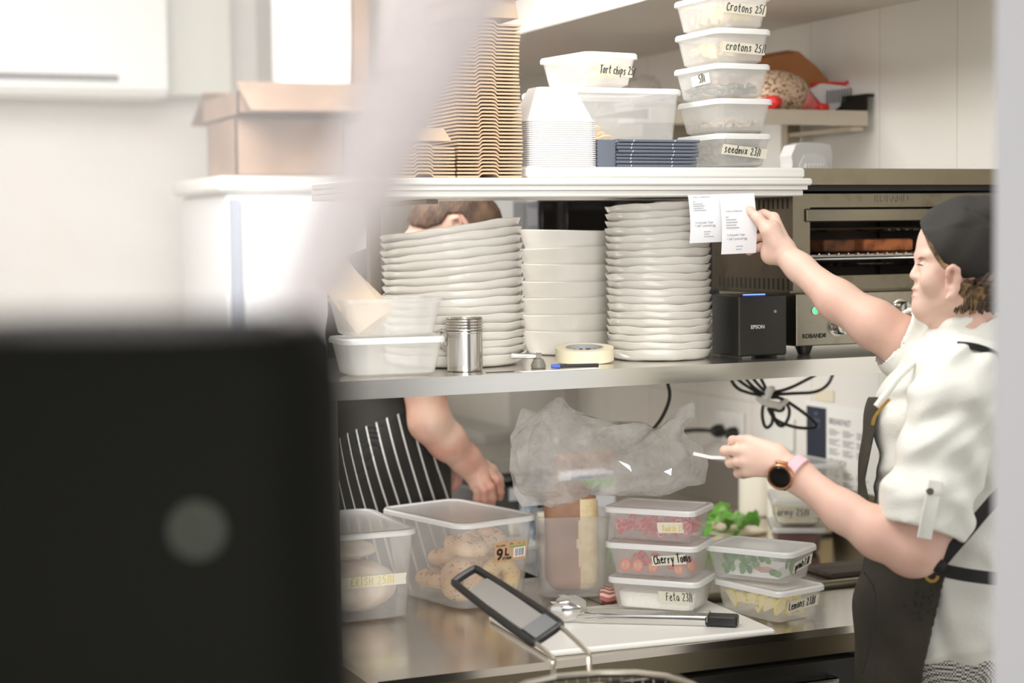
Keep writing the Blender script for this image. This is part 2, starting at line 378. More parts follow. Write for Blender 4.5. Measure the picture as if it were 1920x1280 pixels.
def scribble(b, text, h, M, th=0.0011, slope=0.0, tight=1.0, seed=1):
    """hand lettering: strokes as round marker lines lying on local xy"""
    rnd = random.Random(seed); x = 0
    for ch in text:
        w = h*0.62*NARROW.get(ch, 1)*tight
        if ch in GL:
            dy = rnd.uniform(-.06, .06)*h; sc = rnd.uniform(.92, 1.08)
            for st in GL[ch]:
                pts = [(x+p[0]*w, p[1]*h*sc+dy+slope*x, 0) for p in st]
                b.tube(chaikin(pts, 1), th, 5, M)
        x += w*(0.72 if ch == ' ' else 1.12)
    return x
# ---------------------------------------------------------------- the room
XW, YF = 2.55, 7.0            # right wall (tiled), far wall
WALL = pm('white_wall_panel', srgb(226, 222, 214), 0.4, var=srgb(220, 214, 204), scale=2.0)
GREYW = pm('grey_painted_wall', srgb(196, 191, 183), 0.5)
def tile_mat():
    m, nt, N, L, P = nodes('white_wall_tiles')
    P.inputs['Roughness'].default_value = 0.28
    tc = N.new('ShaderNodeTexCoord'); mp = N.new('ShaderNodeMapping'); mp.inputs['Rotation'].default_value = (0, math.radians(90), math.radians(90))
    sp = N.new('ShaderNodeSeparateXYZ'); cb = N.new('ShaderNodeCombineXYZ'); L.new(tc.outputs['Object'], sp.inputs[0])
    L.new(sp.outputs['Y'], cb.inputs['X']); L.new(sp.outputs['Z'], cb.inputs['Y'])
    br = N.new('ShaderNodeTexBrick'); br.offset = 0; br.inputs['Scale'].default_value = 1; br.inputs['Brick Width'].default_value = 0.3; br.inputs['Row Height'].default_value = 0.6
    br.inputs['Mortar Size'].default_value = 0.0016; br.inputs['Color1'].default_value = srgb(228, 224, 216); br.inputs['Color2'].default_value = srgb(225, 221, 213); br.inputs['Mortar'].default_value = srgb(200, 192, 180)
    L.new(cb.outputs[0], br.inputs['Vector']); L.new(br.outputs['Color'], P.inputs['Base Color']); return m
TILE = tile_mat()
struct(B().box2((-4, -3, -.1), (3.6, 8, 0)), 'floor', pm('floor_tiles', srgb(178, 170, 160), 0.5))
struct(B().box2((-4, -3, 2.7), (3.6, 8, 2.8)), 'ceiling', pm('white_ceiling', srgb(244, 242, 238), 0.7))
struct(B().box2((-4, YF, 0), (3.6, YF+.1, 2.7)), 'wall_back', WALL)
struct(B().box2((XW, 2.0, 0), (XW+.12, YF, 2.7)), 'wall_right', TILE)
struct(B().box2((-4, 2.0, 0), (-3.9, YF, 2.7)), 'wall_left', WALL)
struct(B().box2((1.93, 2.3, 2.21), (XW, YF, 2.7)), 'trim_1', pm('bulkhead_paint', srgb(222, 216, 206), 0.5))
struct(B().box2((XW-.06, 5.3, 0), (XW, 5.76, 2.21)), 'trim_2', GREYW)
struct(B().box2((XW-.16, 5.76, .925), (XW, 6.9, .962), bev=.003), 'trim_3', pm('grey_ledge', srgb(188, 184, 178), 0.4))
# near door jamb on the right: white-grey edge, out of focus
b = B(); p0 = at_d(1861, 0, 1.75); p1 = at_d(1864, 640, 1.75)
b.ext([(0, 0), (.6, 0), (.6, .16), (.06, .16)], 2.7, M=Matrix.Translation((p1.x, p1.y, 0)) @ Matrix.Rotation(-PSI, 4, 'Z'))
struct(b, 'trim_4', pm('jamb_paint', srgb(136, 135, 136), 0.5))
# bulkhead on the far wall above the split air conditioner
struct(B().box2((-3, 6.72, 2.22), (1.75, YF, 2.7)), 'trim_5', pm('far_bulkhead', srgb(206, 205, 192), 0.5))  # beige-grey puts the shade above the bright wall into the paint
pa = at_y(318, 60, 6.45)
b = B(); t = thing('air_conditioner', 'white wall-mounted air conditioner with a dark outlet slot', 'air conditioner', (pa.x-.42, 6.715, 2.19))
AC = pm('air_conditioner_white', srgb(226, 225, 218), 0.4)
rr = [(.0, 0), (.0, .44), (-.18, .44), (-.215, .41), (-.215, .03), (-.19, .005), (-.06, 0)]
b.loft([[(x, q[0], q[1]) for q in rr] for x in (-.43, .42)], True, True); b.build('casing', AC, t)
b = B(); b.box2((-.42, -.2165, .052), (.24, -.2151, .078)); b.build('outlet_slot', pm('dark_slot', srgb(96, 95, 92), .6), t)
b = B(); b.box2((-.42, -.222, .044), (.25, -.2152, .051)); b.build('louver', AC, t)

# ---------------------------------------------------------------- far left: white upright fridge with cartons on top
xa = xat(410, 5.3, 345)
fr = thing('upright_fridge', 'white upright fridge with a thick top panel, against the far left', 'fridge', (xa+.27, 5.62, 0))
FW = pm('fridge_white', srgb(232, 231, 230), .35)
FZ = at_y(450, 330, 5.3).z
B().box2((-.245, -.30, .1), (.255, .3, FZ-.05), bev=.012).build('body', FW, fr)
B().box2((-.275, -.325, FZ-.05), (.275, .3, FZ), bev=.012).build('top_panel', pm('fridge_top', srgb(228, 226, 218), .4), fr)
B().box2((-.20, -.345, .16), (.235, -.302, FZ-.07), bev=.01).build('door', FW, fr)
B().box2((-.236, -.318, .16), (-.204, -.301, FZ-.07)).build('door_seal', pm('grey_seal', srgb(150, 156, 168), .6), fr)
for sx in (-.2, .2):
    for sy in (-.24, .24): B().cyl((sx, sy, 0), (sx, sy, .1), .025).build('foot', BLACK, fr)
CARD = pm('brown_cardboard', srgb(164, 138, 116), .8, var=srgb(148, 122, 102), scale=5)
def carton(x0, x1, z0, z1, y0, y1, label, openf, dark=False):
    t = thing('cardboard_carton', label, 'box', ((x0+x1)/2, (y0+y1)/2, z0), group=None)
    w, d, h = (x1-x0)/2, (y1-y0)/2, z1-z0; th = .006
    b = B(); b.box2((-w, -d, 0), (w, d, th)); b.box2((-w, -d, th), (-w+th, d, h)); b.box2((w-th, -d, th), (w, d, h)); b.box2((-w, d-th, 0), (w, d, h)); b.box2((-w, -d, 0), (w, -d+th, h))
    b.build('box_body', CARD, t)
    for s in (-1, 1):
        b = B(); b.box((0, 0, 0), (2*w, d*.9, th), TM((0, s*d*1.32, h-.02), rx=-s*.5) if openf else TM((0, s*d*.55, h+th/2)))
        b.build('flap', CARD, t)
    return t
c0 = xat(443, 5.35, 250); c1 = xat(650, 5.35, 250)
zl = at_y(500, 225, 5.35).z
carton(c0, c1, FZ, zl, 5.36, 5.72, 'closed brown cardboard carton lying on the white fridge', False)
c2 = xat(445, 5.3, 190); c3 = xat(720, 5.3, 190)
z2 = at_y(500, 172, 5.3).z
carton(c2, c3+.02, zl+.014, z2, 5.3, 5.75, 'shallow open cardboard carton, on top of the closed carton', True)
bw0 = xat(525, 5.45, 100); bw1 = xat(655, 5.45, 100)
o = B().box2((bw0, 5.42, zl+.022), (bw1, 5.55, at_y(560, -60, 5.4).z), bev=.008).build('paper_bundle', pm('bright_white_paper', srgb(252, 252, 250), .6), )
tag(o, 'tall bundle of bright white paper standing in the shallow open carton', 'paper')
bw2 = xat(735, 5.45, 100)
o = B().box2((bw1+.008, 5.44, zl+.022), (bw2-.075, 5.56, at_y(560, -60, 5.4).z), bev=.006).build('cardboard_pack', CARD)
tag(o, 'brown cardboard pack standing upright beside the white paper bundle', 'pack')

# ---------------------------------------------------------------- pass bench, wall bench and shelves
YB = 2.87; XB = .985; ZB = .90
BST = steel('bench_steel', srgb(214, 208, 198), .17, (1, 30, 30))
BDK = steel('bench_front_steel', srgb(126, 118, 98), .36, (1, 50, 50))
t = thing('pass_bench', 'stainless steel pass bench under the storage boxes, with a dark open underside', 'bench', (XB, YB, 0))
b = B(); b.box2((0, 0, .885), (XW-XB-.003, .3, .9)); b.box2((0, .3, .885), (1.615-XB, .72, .9)); b.build('worktop', BST, t)
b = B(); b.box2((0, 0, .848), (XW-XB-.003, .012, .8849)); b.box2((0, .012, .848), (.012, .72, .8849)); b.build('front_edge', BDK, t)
B().box2((.05, .06, .12), (XW-XB-.02, .3, .845)).build('cabinet', pm('dark_cabinet', srgb(34, 31, 26), .45), t)  # near-black cabinet added for the shade under the bench
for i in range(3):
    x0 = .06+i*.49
    d = B().box2((x0, .035, .14), (x0+.47, .0599, .83), bev=.004).build('door', pm('shade_black_door', srgb(30, 27, 22), .4), t)  # black doors belong to the painted shade under the bench
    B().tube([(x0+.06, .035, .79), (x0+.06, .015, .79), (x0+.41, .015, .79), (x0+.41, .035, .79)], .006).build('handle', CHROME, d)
for x in (.04, XW-XB-.06):
    for y in (.08, .27): B().box2((x, y-.02, 0), (x+.04, y+.02, .119)).build('leg', STEELD, t)
YW = 3.185
t = thing('wall_bench', 'stainless steel bench along the tiled wall, with a raised edge behind the pass', 'bench', (1.62, YW, 0))
b = B(); b.box2((0, .035, .88), (XW-1.62-.002, 2.0, .8995)); b.build('worktop', BST, t)
b = B(); b.box2((.0, .012, .84), (XW-1.62-.002, .0349, .912), bev=.004); b.build('raised_edge', steel('edge_steel', srgb(150, 146, 124), .3), t)
b = B(); b.box2((XW-1.62-.014, .036, .9), (XW-1.62-.002, 2.0, 1.018)); b.build('upstand', steel('upstand_steel', srgb(160, 154, 146), .3, (60, 1, 60)), t)
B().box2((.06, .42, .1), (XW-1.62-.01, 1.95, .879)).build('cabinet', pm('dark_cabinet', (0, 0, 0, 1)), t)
for y in (.45, 1.9):
    for x in (.08, .85): B().box2((x, y, 0), (x+.04, y+.04, .099)).build('leg', STEELD, t)
# middle shelf
YS, ZS = 2.99, 1.417; XS = .93
t = thing('steel_shelf', 'long stainless steel shelf over the bench, carrying the plate stacks', 'shelf', (XS, YS, ZS))
SST = steel('shelf_steel', srgb(224, 221, 214), .22, (.6, 14, 14))
b = B(); b.box2((0, 0, -.034), (XW-XS-.002, .0119, 0)); b.box2((0, .0119, -.004), (XW-XS-.002, .58, 0)); b.box2((0, .568, -.034), (XW-XS-.002, .58, -.004)); b.build('shelf_panel', SST, t)
for x in (.01,):
    for y in (.03, .42): B().box2((x, y, .901-ZS), (x+.03, y+.03, -.0045)).build('post', STEELD, t)
for y in (.1, .4): B().box2((XW-XS-.22, y, -.05), (XW-XS-.002, y+.03, -.0045)).build('bracket', STEELD, t)
# white pass shelf above
YT = 2.985; XT0, XT1 = xat(700, YT), 1.955; ZT = 1.779
t = thing('pass_shelf', 'white moulded shelf with stepped edges above the plate stacks', 'shelf', (XT0, YT, 0))
WS = pm('shelf_white', srgb(226, 224, 218), .35)
L = XT1-XT0
b = B(); b.box2((0, 0, 1.765), (L, .36, ZT), bev=.003); b.box2((0, .006, 1.7565), (L-.008, .36, 1.7645)); b.box2((0, .012, 1.744), (L-.014, .36, 1.756), bev=.002); b.build('shelf_board', WS, t)
for px in (700, 1240):
    x = xat(px, 3.545)-XT0
    B().box2((x-.012, .54, ZS+.001), (x+.012, .564, 1.735)).build('post', STEELD, t); B().box2((x-.012, .2, 1.735), (x+.012, .564, 1.7435)).build('bracket', STEELD, t)
xb0 = xat(984, YT+.02, 320); xb1 = xat(1506, YT+.02, 320)
o = B().box2((xb0, YT+.012, ZT+.0005), (xb1, YT+.345, 1.8), bev=.004).build('white_board', WS)
tag(o, 'thick white board lying on the white shelf under the storage boxes', 'board')
ZW = 1.8005
# steel overshelf above the grill
zc = at_y(1700, 316, 3.06).z; zc0 = at_y(1700, 346, 3.06).z
t = thing('steel_overshelf', 'deep brown-grey steel shelf directly above the grill', 'shelf', (1.9, 3.06, 0))
b = B(); b.box2((.075, 0, zc0), (XW-1.9-.002, .012, zc)); b.box2((.075, .0121, zc-.004), (XW-1.9-.002, .42, zc)); b.build('shelf_panel', steel('overshelf_steel', srgb(130, 121, 102), .34, (1, 50, 50), stain=srgb(122, 110, 88)), t)
B().box2((.08, .03, zc0-.012), (XW-1.9-.002, .42, zc0+.02)).build('underside', pm('underside_shade', srgb(30, 26, 20), .5), t)  # near-black block paints the shade of the gap under the shelf
ZO = zc
# wall shelf with the seed bags
z0 = at_y(1640, 236, 3.62).z; z1 = at_y(1640, 208, 3.62).z
t = thing('wall_shelf', 'stainless wall shelf with a dark upturned end, holding the seed bag', 'shelf', (XW-.62, 3.62, 0))
SH = steel('wall_shelf_steel', srgb(190, 180, 164), .36, (1, 50, 50))
b = B(); b.box2((0, 0, z0), (.6, .012, z1)); b.box2((0, .0121, z1-.004), (.6, .34, z1)); b.build('shelf_panel', SH, t)
b = B(); b.ext([(0, z1-.0), (.34, z1-.0), (.34, z1+.045), (0, z1+.042)], .004, M=Matrix(((0, 0, 1, .596), (1, 0, 0, 0), (0, 1, 0, 0), (0, 0, 0, 1))))
b.box2((.6, 0, z1+.036), (.618, .34, z1+.042)); b.build('end_upstand', pm('dark_upstand', srgb(44, 38, 30), .4, .6), t)
zp = ZO
b = B(); b.box2((.56, .30, zp+.001), (.6, .33, z1-.0045)); b.box2((.565, .02, z0-.012), (.6, .30, z0-.002)); b.build('support_post', SH, t)
B().cyl((.575, .298, zp+.055), (.575, .291, zp+.055), .008, 12).build('bolt', CHROME, t)
ZK = z1
# further wall shelf, back along the wall
t = thing('wall_shelf', 'grey wall shelf further back, behind the tortilla chip box', 'shelf', (XW-.36, 4.15, 0))
b = B(); b.box2((0, 0, 1.93), (.358, 1.1, 1.96)); b.build('shelf_panel', SH, t)
t = thing('wall_shelf', 'steel wall shelf under the grey microwave', 'shelf', (XW-.62, 4.2, 0))
b = B(); b.box2((0, 0, 1.425), (.618, 1.1, 1.455)); b.build('shelf_panel', SH, t)
for y in (.15, .9): B().box2((.3, y, 1.36), (.618, y+.03, 1.4245)).build('bracket', SH, t)
# ---------------------------------------------------------------- grinder in the foreground (black body, clear hopper)
gp = at_d(270, 640, .72); GD = .72
gx = (650-270)/FPX*GD
zt = at_d(330, 606, GD-.05).z
t = thing('coffee_grinder', 'large black out-of-focus grinder with a clear flared hopper, in front', 'grinder', M=Matrix.Translation((gp.x, gp.y, 0)) @ Matrix.Rotation(-PSI, 4, 'Z'))
GB = pm('grinder_black', srgb(8, 8, 5), .7, spec=.05)
b = B(); b.loft([[(p[0], p[1], z) for p in rrect(2*w, 2*w*.9, .03, 5)] for w, z in ((gx+.008, 1.1), (gx+.004, 1.3), (gx-.001, 1.5), (gx-.003, zt-.012), (gx-.012, zt))], True, True)
b.build('body', GB, t)
b = B(); b.cyl((.034, -gx*.9-.001, 1.572), (.034, -gx*.9-.004, 1.572), .0035, 20); b.build('painted_glint', pm('glint_grey', srgb(120, 122, 108), .3, .6), t)  # pale disc stands in for a specular highlight on the black body
b = B(); b.box2((-.2, -.16, 0), (.2, .16, 1.0), bev=.01); b.build('stand', pm('stand_dark', srgb(40, 36, 30), .5), t)
b = B(); b.box2((-gx*.85, -gx*.7, 1.0), (gx*.85, gx*.7, 1.1)); b.build('base', GB, t)
HOP = frost('smoky_clear_hopper', srgb(246, 244, 246), .07, .2, tint=(.995, .995, .998, 1), spec=.2)
prof = [(gx-.008, zt+.0005), (gx+.026, zt+.06), (gx+.076, zt+.145), (gx+.084, zt+.2), (gx+.081, zt+.2), (gx+.073, zt+.145), (gx+.023, zt+.06), (gx-.011, zt+.0005)]
b = B(); b.lathe(prof, 64); b.build('hopper', HOP, t)

HPF = frost('added_haze_panel', srgb(226, 219, 219), .48, .4, noise=.16, nscale=14, spec=.2)  # added panel, its milky colour paints the pale veil over the flank
b = B(); rin = [(gx-.003, zt+.004), (gx+.029, zt+.06), (gx+.079, zt+.145), (gx+.087, zt+.2)]
aa = [math.radians(a) for a in range(-40, 60, 4)]
ro = [[((r_+.004)*math.cos(a), (r_+.004)*math.sin(a), z) for a in aa] for r_, z in rin]; ri = [[((r_+.0015)*math.cos(a), (r_+.0015)*math.sin(a), z) for a in aa] for r_, z in rin]
b.loft(ro, close=False); b.loft(ri, close=False); b.loft([[q[0] for q in ro], [q[0] for q in ri]], close=False); b.loft([[q[-1] for q in ro], [q[-1] for q in ri]], close=False); b.loft([ro[0], ri[0]], close=False); b.loft([ro[-1], ri[-1]], close=False)
hp_ = b.build('added_haze_panel', HPF, t)
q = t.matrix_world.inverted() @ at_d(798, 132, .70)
B().cyl((q.x, q.y-.03, q.z), (q.x, q.y-.024, q.z), .0042, 20).build('painted_highlight', pm('highlight_white', srgb(252, 252, 252), .3), hp_)  # white disc painted in for the blurred highlight on the hopper

# ---------------------------------------------------------------- deep fryer basket in front of the bench, handle reaching over the worktop
WIRE = pm('steel_wire', srgb(196, 190, 178), .25, 1.0)
d0 = 2.72
ra = at_d(985, 1276, d0-.02); rb = at_d(1243, 1251, d0+.05); zr = rb.z
ra.z = zr; ex = (rb-ra).normalized(); ey = Vector((0, 0, 1)).cross(ex)
bw, bd = (rb-ra).length+.06, .30
O = rb - ex*bw
M = frame((O.x, O.y, zr), ex, ey)
t = thing('fryer_basket', 'wire fryer basket with a long black loop handle reaching over the bench', 'basket', M=M)
Mi = M.inverted()
b = B(); ring = [(0, 0, 0), (bw, 0, 0), (bw, -bd, 0), (0, -bd, 0)]
b.tube(chaikin([Vector(p) for p in ring], 2, True), .006, 8, closed=True)
b.build('rim', WIRE, t)
b = B()
for i in range(1, 16):
    x = bw*i/16; b.tube([(x, -.003, 0), (x, -.02, -.1), (x, -bd+.02, -.1), (x, -bd+.003, 0)], .0012, 4)
for i in range(1, 7):
    z = -.1*i/7; b.tube([(.01, -.003-.02*i/7, z), (bw-.01, -.003-.02*i/7, z)], .0012, 4)
for i in range(1, 12):
    y = -bd*i/12; b.tube([(.003, y, 0), (.02, y, -.1), (bw-.02, y, -.1), (bw-.003, y, 0)], .0012, 4)
b.build('wire_mesh', WIRE, t)
w1, w2 = at_d(1038, 1232, 2.80), at_d(1104, 1222, 2.80)          # bends over the bench edge
e1, e2 = at_d(985, 1190, 2.86), at_d(1052, 1175, 2.86)
h1, h2 = at_d(848, 1082, 3.02), at_d(892, 1074, 3.02)
b = B()
for px_, w, e in ((1036, w1, e1), (1107, w2, e2)):
    lowp = at_d(px_, 1275, 2.745); b.tube(chaikin([Mi @ q for q in (lowp, w+Vector((0, 0, -.01)), w, e)], 2), .0042, 8)
b.build('handle_rod', WIRE, t)
ax = ((h1+h2)/2-(e1+e2)/2); ay = (e1-e2)
HM = Mi @ frame((e1+e2)/2, ax, ay)
Lh = ax.length; wh = .031
b = B()
loop = chaikin([(-.012, -wh*.9, 0), (-.012, wh*.9, 0), (-.006, wh, 0), (Lh*.5, wh*.92, 0), (Lh*.97, wh*.78, 0), (Lh, wh*.72, 0), (Lh, -wh*.72, 0), (Lh*.97, -wh*.78, 0), (Lh*.5, -wh*.92, 0), (-.006, -wh, 0)], 2, True)
b.tube(loop, .0068, 8, HM, closed=True)
hb = b.build('handle_loop', pm('handle_black', srgb(30, 28, 26), .35), t)
b = B(); b.box((Lh*.46, 0, 0), (Lh*.72, wh*1.55, .006), HM, bev=.002); b.build('grip_plate', pm('grip_grey', srgb(96, 92, 86), .4, .3), t)
b = B(); b.box((Lh*.03, 0, .002), (.042, wh*1.7, .012), HM, bev=.003); b.build('grip_end', pm('handle_black', (0, 0, 0, 1)), t)
t = thing('deep_fryer', 'low steel fryer body below the wire basket', 'fryer', M=frame((O.x, O.y, 0), ex, ey))
b = B(); b.box2((-.04, .012, 0), (bw+.04, .03, zr-.02)); b.box2((-.04, -bd-.03, 0), (bw+.04, -bd-.012, zr-.02)); b.box2((-.04, -bd-.012, 0), (-.015, .012, zr-.02)); b.box2((bw+.015, -bd-.012, 0), (bw+.04, .012, zr-.02)); b.box2((-.015, -bd-.012, 0), (bw+.015, .012, zr-.16))
b.build('tank', pm('dark_fryer', srgb(40, 37, 32), .4, .6), t)
# ---------------------------------------------------------------- storage containers
def tub_rings(L, Wd, H, tp, r, th):
    def rg(f, z, o): return [(p[0], p[1], z) for p in rrect(L*f-2*o, Wd*f-2*o*1.0, r, 5)]
    b = 1-tp
    return [rg(b, .004, .004), rg(b, 0, .012)][::-1] + [rg(b, .006, 0)] + [rg(1, H-.008, 0), rg(1, H-.0075, -.004), rg(1, H, -.004), rg(1, H, th), rg(b+.004, .006+th, th), rg(b, .003+th, th+.004)]
def container(name, label, loc, rz, L=.172, Wd=.118, H=.064, tp=.12, lid=True, mat=None, cat='container', group=None, r=.014, th=.0014, lidh=.009, lidmat=None):
    t = thing(name, label, cat, loc, rz, group)
    b = B(); rings = tub_rings(L, Wd, H, tp, r, th); b.loft(rings, True, True); b.build('tub', mat or FROST, t)
    if lid:
        b = B(); o = .0062
        def rg(d, z): return [(p[0], p[1], z) for p in rrect(L+2*d, Wd+2*d, r+d, 6)]
        b.loft([rg(.0046, H-.0085), rg(o, H-.0085), rg(o, H-.001), rg(o-.003, H+.0025), rg(-.006, H+.0025), rg(-.009, H+.0008), rg(-.009, H+.0004), rg(.0046, H+.0004)], False, False)
        n = len(rg(0, 0)); b.add(rg(-.009, H+.0008), [tuple(range(n))])
        b.loft([rg(.0046, H+.0004), rg(.0046, H-.0085)])
        b.build('lid', lidmat or LID, t)
    t['dims'] = (L, Wd, H, tp); return t
def sideM(L, Wd, H, tp, face):
    """frame lying on a side wall: local x along the wall (seen from outside, left to right), y up the wall"""
    b = 1-tp; k = {'-y': 0, '+x': 1, '+y': 2, '-x': 3}[face]
    half, width = (Wd/2, L) if k % 2 == 0 else (L/2, Wd)
    sl = (half*tp)/(H-.014)
    M = Matrix.Rotation(k*math.pi/2, 4, 'Z') @ Matrix.Translation((0, -half*b, .006))
    y = Vector((0, -sl, 1)).normalized(); x = Vector((1, 0, 0)); z = x.cross(y)
    return M @ Matrix(((x.x, y.x, z.x, 0), (x.y, y.y, z.y, 0), (x.z, y.z, z.z, 0), (0, 0, 0, 1)))
def label(t, face, text, x0, x1, y0, h, tilt=0.0, size=.02, tx=0.0, ink=None, tape=None, seed=1, wrap=None, th=.0011, tight=1.0, slope=0.0):
    M = sideM(*t['dims'], face); b = B(); o = .0010
    R_ = M @ Matrix.Translation((x0, y0, o)) @ Matrix.Rotation(tilt, 4, 'Z')
    n = 6; w = x1-x0; rnd = random.Random(seed)
    jag = [rnd.uniform(-.001, .001) for _ in range(8)]
    b.ext([(jag[0], 0), (w+jag[1], 0), (w+jag[2], h*.5), (w+jag[3], h), (jag[4], h), (jag[5], h*.5)], .0004, R_)
    b.m = 1; scribble(b, text, size, R_ @ Matrix.Translation((tx, h*.22, .0008)), th, slope, tight, seed)
    return b.build('label_tape', [tape or TAPE, ink or INK], t)
def put(t, corner, rz, dims, z, sx=-1):
    """set a container so that the given base corner (world) is its near corner; sx=-1: body extends along -x,+y local from it"""
    L, Wd, H, tp = dims; b = 1-tp
    c = Matrix.Rotation(rz, 4, 'Z') @ Vector((sx*L*b/2, Wd*b/2, 0))
    t.location = (corner[0]+c.x, corner[1]+c.y, z); t.rotation_euler = (0, 0, rz)
def stuff(b, name, mats, label, cat, t=None, loc=None, rz=0, smooth=40):
    o = b.build(name, mats, smooth=smooth); tag(o, label, cat, kind='stuff')
    if t: o.location = t.location; o.rotation_euler = t.rotation_euler
    if loc is not None: o.location = loc; o.rotation_euler = (0, 0, rz)
    return o
def chunkbox(b, L, Wd, H, fill, n, s, seed, bits=None, M=None):
    """loose pieces packed inside a box volume, touching its sides"""
    rnd = random.Random(seed)
    for i in range(n):
        x = rnd.uniform(-.5, .5)*(L-2*s); y = rnd.uniform(-.5, .5)*(Wd-2*s); z = .009+rnd.uniform(0, 1)*max(0.0, fill-2*s)+s*.9
        if i % 2 == 0:
            if rnd.random() < .5: x = rnd.choice((-1, 1))*(L/2-s*1.02)
            else: y = rnd.choice((-1, 1))*(Wd/2-s*1.02)
        if bits: b.m = rnd.randrange(bits)
        q = Matrix.Translation((x, y, z)) @ Matrix.Rotation(rnd.uniform(0, 6), 4, 'Z') @ Matrix.Rotation(rnd.uniform(0, 3), 4, 'X')
        yield q, rnd
GT = 'rectangular tubs in the stack on the white shelf'
D1 = (.172, .118, .0645, .13)
# five stacked tubs on the white board
px0 = 1345; yn = YT+.045; base = ZW
xs = [1345, 1345, 1343, 1343, 1344]
lab5 = ['cloudy tub of seed mix at the bottom of the tall tub stack', 'unlabelled cloudy tub, second from the bottom of the tall tub stack', 'cloudy tub of grey seeds in the middle of the tall tub stack', 'cloudy tub of croutons, second from the top of the tall tub stack', 'topmost cloudy tub of croutons on the tall tub stack']
angs = [93, 91, 92, 92, 92]
z = base; PIT = .0685
for i in range(5):
    rz = math.radians(angs[i]+0) - math.pi/2 - 0.0
    # long axis away from the camera: local y is long here, so swap the sides
    dims = (.118, .172, .0645, .13)
    t = container('storage_container', lab5[i], (0, 0, 0), 0, *dims)
    t['dims'] = dims
    c = (xat(xs[i]+7, yn), yn)
    ang = math.radians([1, 0, 2, 1, 2][i])-.02
    b_ = .87
    v = Matrix.Rotation(ang, 4, 'Z') @ Vector((.118*b_/2, .172*b_/2, 0))
    t.location = (c[0]+v.x, c[1]+v.y, z); t.rotation_euler = (0, 0, ang)
    bpy.context.view_layer.update()
    if i == 0:
        label(t, '-y', 'seedmix 23/1', -.052, .051, .022, .02, tilt=-.10, size=.015, tx=.004, seed=3, tight=.78, th=.0009)
        b = B()
        for q, rnd in chunkbox(b, .093, .141, .06, .044, 900, .0036, 5, 3): b.box((0, 0, 0), (.005, .003, .002), q)
        stuff(b, 'seed_mix', [pm('seed_grey', srgb(120, 116, 104), .7), pm('seed_pale', srgb(188, 178, 156), .7), pm('seed_dark', srgb(78, 76, 68), .7)], 'loose grey seed mix filling the bottom tub of the stack', 'seeds', t, smooth=0)
    if i == 1:
        b = B()
        for q, rnd in chunkbox(b, .093, .141, .06, .026, 260, .0068, 6, 2): b.box((0, 0, 0), (.009, .008, .003), q)
        stuff(b, 'dried_crumbs', [pm('crumb_tan', srgb(196, 176, 150), .8), pm('crumb_pale', srgb(214, 206, 194), .8)], 'pale crumbs lying in the unlabelled tub of the stack', 'crumbs', t, smooth=0)
    if i == 2:
        label(t, '-x', '5/11', -.02, .051, .022, .02, tilt=.06, size=.015, tx=.03, seed=5, tight=.95, th=.0009)
        b = B()
        for q, rnd in chunkbox(b, .093, .141, .06, .026, 420, .004, 7, 3): b.box((0, 0, 0), (.006, .004, .002), q)
        stuff(b, 'grey_seeds', [MATS['seed_grey'], MATS['seed_pale'], MATS['seed_dark']], 'grey seeds lying low in the middle tub of the stack', 'seeds', t, smooth=0)
    if i >= 3:
        label(t, '-y', 'Crotons 25/' if i == 4 else 'crotons 25/1', -.046, .051, .016 if i == 3 else .024, .02, tilt=-.05, size=.0155, tx=.006, seed=7+i, tight=.8, th=.0009)
        b = B()
        for q, rnd in chunkbox(b, .093, .141, .06, .044, 70, .0125, 8+i, 2): b.box((0, 0, 0), (.015, .014, .012), q)
        stuff(b, 'croutons', [pm('crouton_gold', srgb(226, 210, 160), .8), pm('crouton_pink', srgb(218, 190, 170), .8)], 'toasted croutons inside the %s tub of the stack' % ('topmost' if i == 4 else 'second highest'), 'croutons', t, smooth=0)
    z += PIT
# big clear box with a lid and noodles, tortilla chip tub on top
dims = (.272, .2, .158, .1)
ax = xat(1060, YT+.138); t = container('storage_box', 'large clear lidded box of yellow noodles, under the tortilla chip tub', (ax+.134, YT+.138+.105, ZW), math.radians(-2), *dims, mat=FROSTC, r=.03, cat='box', lidh=.01); t['dims'] = dims
b = B(); rnd = random.Random(4)
for i in range(70):
    x = rnd.gauss(-.055, .03); y = rnd.gauss(-.055, .022); h = .085*max(.15, 1-abs(x+.055)/.09)
    x = max(-.095, min(.08, x)); y = max(-.066, min(.05, y)); z = .012+rnd.uniform(0, 1)*h; a = rnd.uniform(0, 6.3); s = rnd.uniform(.008, .016)
    pts = [(x+s*math.cos(a+k*.9)*(1+.3*k/5), y+s*.6*math.sin(a+k*.9), z+.004*math.sin(k*1.7+a)) for k in range(6)]
    b.tube(chaikin(pts, 1), .003, 5)
stuff(b, 'fried_noodles', pm('noodle_yellow', srgb(246, 214, 150), .5), 'heap of yellow noodles inside the large clear box', 'noodles', t)
bpy.context.view_layer.update()
dims = (.118, .172, .0645, .13); tz = ZW+.158+.0045
ax = xat(1099, YT+.145); t2 = container('storage_container', 'cloudy tub of tortilla chips standing on the large clear box', (ax+.05, YT+.145+.082, tz), math.radians(8), *dims); t2['dims'] = dims
bpy.context.view_layer.update()
label(t2, '-y', 'Tort chips 25/', -.03, .051, .017, .021, tilt=-.03, size=.016, tx=.002, seed=21, tight=.62, th=.0009)
b = B()
for q, rnd in chunkbox(b, .093, .141, .06, .05, 46, .0165, 33, 1): b.ext([(-.012, -.008), (.012, -.008), (0, .013)], .0016, q)
stuff(b, 'tortilla_chips', pm('chip_corn', srgb(244, 226, 190), .7), 'corn tortilla chips inside the tub on the clear box', 'chips', t2)
